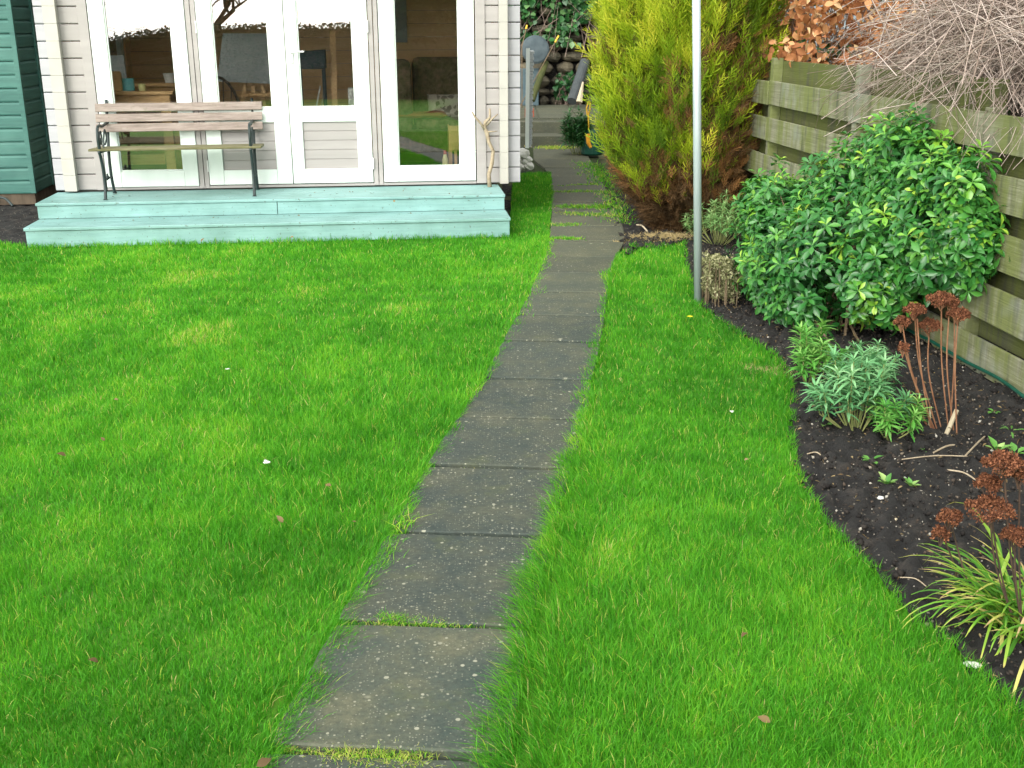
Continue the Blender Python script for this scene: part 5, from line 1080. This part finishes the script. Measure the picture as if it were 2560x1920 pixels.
tw3 = twigs(150, lambda: (rng.normal(2.7, .3), rng.uniform(5.3, 7.2), rng.uniform(1.2, 1.5)), lambda: (rng.normal(2.9, .4), rng.uniform(5.3, 7.3), rng.uniform(1.8, 2.6)), 0, .1, 6, 0.003, (.2, .8))
tw4 = twigs(60, lambda: (rng.normal(2.95, .15), rng.uniform(5.6, 6.6), 0.0), lambda: (rng.normal(2.95, .3), rng.uniform(5.0, 7.6), rng.uniform(1.35, 1.95)), 0, .08, 6, 0.008, (.2, .7))
V, Fs, r = merge([tw1, tw2, tw3, tw4]); link_arr('stems', V, Fs, r, 'vine', vr)
# drooping stems in front of fence
# copper-leaved shrub
cp = plant_root('copper_leaved_shrub', (2.55, 9.9, 0), 'shrub with dry coppery leaves above the far end of the fence', 'shrub')
n = 7500; P = np.stack([rng.uniform(1.95, 3.6, n), rng.uniform(8.3, 10.2, n), rng.uniform(1.32, 2.3, n)], 1); P = P[P[:, 0] > 2.32-0.1*(P[:, 1]-5.53)]
cl = snoise(P[:, 0]*4, P[:, 2]*4+P[:, 1], 61, 3, 3); P = P[cl > 0.53]; n = len(P)
V, Fs, r = scatter(L_BROAD[0], L_BROAD[1], frames(rng.normal(size=(n, 3))+[0, 0, -.5], rng.normal(size=(n, 3))+[0, -1, .5]), P, rng.uniform(0.05, 0.09, n), np.clip(rng.normal(.55, .28, n), 0, 1)); link_arr('leaves', V, Fs, r, 'copper', cp, smooth=True)
b_ = twigs(160, lambda: (rng.normal(2.6, .3), rng.normal(9.9, .2), rng.uniform(0, .6)), lambda: (rng.uniform(1.9, 3.6), rng.uniform(9.1, 10.7), rng.uniform(1.4, 2.5)), 0, .15, 6, .006, (0, .35)); link_arr('branches', b_[0], b_[1], b_[2], 'vine', cp)
# ivy and leafy hedges behind (each its own shrub)
def leafmass(name, box, n, mat, label, size, cat='hedge', core=None, holes=0.40, rr=(0, 1), tm=L_IVY, seed=70, flat=0.28):
    (x0, x1), (y0, y1), (z0, z1) = box; rt = plant_root(name, ((x0+x1)/2, (y0+y1)/2, 0), label, cat)
    P = np.stack([rng.uniform(x0, x1, n), rng.uniform(y0, y1, n), rng.uniform(z0, z1, n)], 1)
    cl = snoise(P[:, 0]*2+P[:, 1]*1.3, P[:, 2]*2, seed, 3, 3); topb = z1-flat*(z1-z0)*snoise(P[:, 0], P[:, 1], seed+1, 3, 3); topb = topb-(np.clip(-4.0-P[:, 0], 0, 3)*0.16 if flat < 0.1 else 0); P = P[(cl > holes) & (P[:, 2] < topb)]; m_ = len(P)
    V, Fs, r = scatter(tm[0], tm[1], frames(rng.normal(size=(m_, 3))+[0, 0, -.4], rng.normal(size=(m_, 3))+[0, -1, .7]), P, size*rng.uniform(.6, 1.2, m_), np.clip(rng.uniform(rr[0], rr[1], m_), 0, 1)); link_arr('leaves', V, Fs, r, mat, rt, smooth=True)
    b_ = twigs(max(30, int((x1-x0)*(y1-y0)*25)), lambda: (rng.uniform(x0, x1), rng.uniform(y0, y1), max(z0-.2, 0.0) if z0 > 1 else 0.0), lambda: (rng.uniform(x0, x1), rng.uniform(y0, y1), rng.uniform((z0+z1)/2, z1*.97)), 0, .12, 5, .006, (0, .4)); link_arr('branches', b_[0], b_[1], b_[2], 'vine', rt); return rt
leafmass('ivy', ((1.9, 2.9), (9.3, 9.8), (0.4, 1.75)), 900, 'ivy', 'dark green ivy just behind the far fence end below the copper leaves', .07, 'ivy', holes=.42, rr=(0, .8))
leafmass('hedge', ((3.1, 3.8), (4.0, 9.5), (0.3, 2.3)), 4500, 'ivy', 'green hedge behind the tangle of bare stems', .07, holes=.50, rr=(0, .9))
leafmass('hedge', ((3.7, 4.5), (3.5, 12), (0.2, 3.2)), 9000, 'hedge', 'dark tall hedge in the neighbouring garden at the right', .12, holes=.05)
leafmass('brown_thicket', ((1.95, 2.9), (10.8, 11.4), (0.1, 2.1)), 1500, 'dead', 'brown thicket between the conifer and the coppery shrub', .07, 'thicket', holes=.3, rr=(0, .7))
# grey boarded building beyond the copper shrub
gs = empty('grey_outbuilding', (3.6, 13.5, 0), 'grey blue boarded wall glimpsed behind the coppery shrub', 'outbuilding')
m = MB()
for i in range(26): m.box(2.2+i*0.12, 2.312+i*0.12, 13.5, 13.52+0.004*(i % 2), 0, 3.2)
m.build('boards', 'greyshed', gs, bevel=0.003)
m = MB(); m.box(2.2, 5.32, 13.53, 15.5, 0, 3.15); m.build('core', 'darkwood', gs)
m = MB(); m.box(2.1, 5.4, 13.35, 15.6, 3.205, 3.27); m.build('roof', 'felt', gs)

# ================================================================ FAR END: stone wall, ivy, clutter
sw = empty('stone_wall', (0.8, 20.4, 0.3), 'dry stone wall with ivy at the far end of the side path', 'wall')
m = MB(); z = 0.30; row = 0
while z < 2.6:
    h = rng.uniform(0.14, 0.26); x = -3.0+rng.uniform(0, .3)
    while x < 6:
        w_ = rng.uniform(0.18, 0.50)
        m.rock((x+w_/2, 20.45+rng.normal(0, .03), z+h/2), w_*0.50, 0.20, h*0.50, rng.integers(9999), nn=10, mm=6, amp=0.10); x += w_
    z += h*0.95
m.build('stones', 'stonewall', sw, smooth=False)
m = MB(); m.box(-3.2, 6.2, 20.55, 21.2, 0, 2.5); m.build('earth_core', 'soil', sw)
leafmass('ivy', ((-0.2, 2.0), (20.0, 20.28), (1.35, 3.0)), 2600, 'ivy', 'ivy hanging over the top of the stone wall', .11, 'ivy', holes=.36, rr=(.1, 1))
leafmass('ivy', ((0.75, 1.3), (20.05, 20.25), (0.45, 0.95)), 160, 'ivy', 'small dark shrub at the foot of the stone wall', .12, 'ivy', holes=.2, rr=(0, .5))
leafmass('hedge', ((-8, 7), (21.6, 23), (0.5, 5.5)), 9000, 'hedge', 'tall dark hedge behind the stone wall', .30, holes=.05)
# background for the left and behind (seen in the glass)
leafmass('hedge', ((-12, 9), (-9.5, -8.3), (0.0, 1.78)), 60000, 'hedge', 'clipped dark hedge across the garden behind the viewer', .07, holes=0.0, flat=0.06)
leafmass('evergreen_stand_in', ((0.9, 9), (-8.2, -7.2), (0.0, 5.4)), 26000, 'hedge', 'evergreen stand-in for the unseen house behind the viewer at the right', .16, holes=0.0)  # unseen stand-in for the house, darkens the reflection in the right window
m = MB(); m.box(1.0, 9, -7.9, -7.5, 0, 4.0); tag(m.build('screen_core', 'darkwood', origin=(0, -8, 0)), 'unseen dark core added within the evergreen stand-in behind the viewer', 'screen')  # added core, keeps bright sky gaps out of the window reflection
m = MB(); xs_ = [-12, -7, -4, 9]; zs2 = [1.15, 1.15, 1.63, 1.63]; m.add([(x, y, z) for x, zt_ in zip(xs_, zs2) for y, z in ((-9.3, -.05), (-8.7, -.05), (-8.7, zt_), (-9.3, zt_))], [(4*i+a, 4*i+(a+1) % 4, 4*i+4+(a+1) % 4, 4*i+4+a) for i in range(3) for a in range(4)]+[(0, 3, 2, 1), (12, 13, 14, 15)]); o = m.build('hedge_core', 'darkwood', origin=(0, -9, 0)); tag(o, 'unseen dark core added inside the clipped hedge behind the viewer', 'fence')  # added core, stops sky speckling through the hedge in the reflections
def bare_tree(x, y, h, label, seed):
    rt = plant_root('bare_tree', (x, y, 0), label, 'tree'); g2 = np.random.default_rng(seed); m = MB()
    def grow(p, d, L, r_, lvl):
        q = p+d*L; m.tube([p, (p+q)/2+g2.normal(0, L*.04, 3), q], [r_, r_*.85, r_*.7], 5, cap=False)
        if lvl == 0: return
        for k in range(3 if lvl > 1 else 4): grow(q-d*L*g2.uniform(0, .35), norm(d+g2.normal(0, .48, 3)), L*g2.uniform(.6, .8), r_*.6, lvl-1)
    grow(np.array([x, y, 0.]), np.array([0.02, 0, 1.]), h*.34, .11, 5); m.build('trunk', 'bark', rt)
bare_tree(-3.5, -9.9, 4.8, 'bare garden tree behind the viewer, reflected in the left door', 5); bare_tree(-6.6, -10.5, 3.6, 'smaller bare tree behind the viewer, reflected in the left window', 8)

# leaning corrugated sheet and rubble beside summerhouse
pY = 13.7; t0 = GY(1309, 120, pY); b0 = GY(1304, 368, pY); sr2 = empty('leaning_sheet', b0, 'white edged corrugated sheet standing behind the summerhouse corner', 'sheet')
m = MB(); m.obox(b0+[0.065, -0.10, 0], t0+[0.050, -0.10, 0], 0.045, 0.03, up=(0, 1, 0)); m.build('edge_strip', 'white', sr2)
m = MB(); n = 34
for i in range(n):
    f = i/n; p = b0+(t0-b0)*f*0.97; m.box(p[0]+0.085, p[0]+0.118+0.010*(i % 2), pY+0.0, pY+0.8, p[2], p[2]+(t0[2]-b0[2])/n*0.8)
m.build('corrugated_panel', 'canvas', sr2)
for i, (x, y, s) in enumerate([(1300, 418, .10), (1312, 400, .08), (1303, 385, .09), (1322, 415, .06)]):
    p = GY(x, y, 13.55-0.02*i); m = MB(); m.rock((0, 0, 0), s, s*.8, s*.8, 30+i); o = m.build('rubble_stone', 'chalk', local=True); o.location = tuple(np.array([p[0], p[1], max(p[2], s*.5)])); tag(o, ['lowest left pale rubble stone under the leaning sheet', 'middle pale rubble stone under the leaning sheet', 'topmost pale rubble stone under the leaning sheet', 'smallest pale rubble stone beside the path'][i], 'stone', 'rubble below the leaning sheet')
# clutter on the terrace, against the stone wall
ty = 19.7
def TG(x, y, Y=ty): return GY(1220+x/4.147, y/4.147, Y)
c = TG(490, 515); m = MB(); m.lathe((0, 0, 0), [(0.235, 0), (0.24, 0.015), (0.21, 0.04), (0.12, 0.06), (0.05, 0.065)], 28, axis=(0.1, -1, 0.25)); o = m.build('round_lid', 'shadedplastic', local=True, smooth=False); o.location = tuple(c); tag(o, 'round grey lid propped against the stone wall', 'lid')
o = MB().tube([TG(455, 1040, 19.4), TG(600, 640, 19.8)], 0.055, 10).build('leaning_post', 'mossy', origin=TG(455, 1040, 19.4)); tag(o, 'mossy post leaning below the round grey lid', 'post')
m = MB(); m.box(-.16, .16, -.1, .12, 0, .62); p = TG(430, 860, 20.0); o = m.build('slate_blue_panel', 'darkblue', origin=(0, 0, 0), bevel=.01); o.location = (p[0], p[1], 0.345); tag(o, 'dark blue grey panel behind the mossy leaning post', 'panel')
o = MB().tube([TG(870, 1050, 19.3), TG(1005, 640, 19.9)], 0.085, 14).build('grey_roll', 'shadedtube', origin=TG(870, 1050, 19.3)); tag(o, 'grey roll leaning on the stone wall left of the conifer', 'roll')
a = TG(945, 1060, 19.0); o = MB().tube([a, TG(985, 850, 19.1)], [0.06, 0.015], 6).build('wooden_stake', 'pale', origin=a); tag(o, 'pale pointed stake in front of the grey roll', 'stake')
for i, (x0, y0, x1, y1, lb) in enumerate([(352, 480, 395, 300, 'brown cane with yellow handle behind the leaning sheet'), (520, 760, 695, 440, 'brown cane with yellow handle leaning on the round lid')]):
    a = TG(x0, y0, 19.1); b = TG(x1, y1, 19.2); d = b-a; a2 = a-d*((a[2]-0.36)/max(d[2], .01)) if i else a-np.array([0, 0, a[2]-.36])
    rt = empty('garden_cane', a2, lb, 'tool'); MB().tube([a2, a, b], 0.009, 6).build('shaft', 'stem', rt); MB().tube([b, b+d*0.22], 0.016, 8).build('handle', 'hoseyellow', rt)
p = TG(430, 1130, 17.4); m = MB(); m.box(-.07, .07, -.05, .05, 0, .11); m.box(-.068, .068, -.052, .052, .111, .125); o = m.build('brick', 'brick', origin=(0, 0, 0), bevel=.004); o.location = (p[0], 17.4, 0.345); tag(o, 'red brick on the terrace edge beside the leaning sheet', 'brick')
cb2 = TG(930, 1470, 15.2); cb2[2] = 0
clump(cb2[:2]+np.array([0.0, 0.0]), 26, 0.62, 0.22, L_LANC, 'ivy', 'small dark green bush beside the far path', name='small_bush', length=0.13, nl=14, tiers=3)
m = MB(); m.tube([TG(1030, 1190, 15.0), TG(1020, 1120, 15), TG(1045, 1050, 15), TG(1060, 1070, 15), TG(1055, 1140, 15), TG(1040, 1190, 15), TG(1045, 1400, 15), TG(1060, 1500, 15)], 0.010, 8); o = m.build('yellow_hose', 'hoseyellow', origin=TG(1060, 1500, 15)); tag(o, 'loop of yellow hose between the small bush and the conifer', 'hose')
m = MB(); m.tube([TG(1035, 1390, 14.8), TG(1040, 1480, 14.8), TG(1065, 1530, 14.8)], [0.03, 0.028, 0.02], 10); o = m.build('orange_handle', 'orange', origin=TG(1065, 1530, 14.8)); tag(o, 'orange plastic tool handle beside the conifer', 'tool')
m = MB(); p = TG(1085, 1400, 15.1); m.lathe((p[0], p[1], 0.02), [(0.13, 0), (0.15, .02), (0.14, .3), (0.10, .34)], 16); o = m.build('watering_can', 'hosegreen', origin=(p[0], p[1], 0)); tag(o, 'dark green can half hidden behind the conifer', 'can')

# bits of dirt and leaf on the treads
n = 70; uu = rng.uniform(-3.8, -0.05, n); top_ = rng.random(n) < 0.5; vv = np.where(top_, rng.uniform(0.46, 1.0, n), rng.uniform(0.20, 0.41, n)); zz = np.where(top_, 0.294, 0.164)
P = OH+Ud*uu[:, None]+Vd*vv[:, None]; P[:, 2] = zz
V, Fs, r = scatter(L_BROAD[0], L_BROAD[1], frames(np.stack([rng.normal(size=n), rng.normal(size=n), rng.uniform(0, .2, n)], 1), np.stack([rng.normal(0, .3, n), rng.normal(0, .3, n), np.ones(n)], 1)), P, rng.uniform(0.008, 0.026, n), rng.uniform(0, .8, n))
tag(link_arr('deck_litter', V, Fs, r, 'dleaf'), kind='stuff')
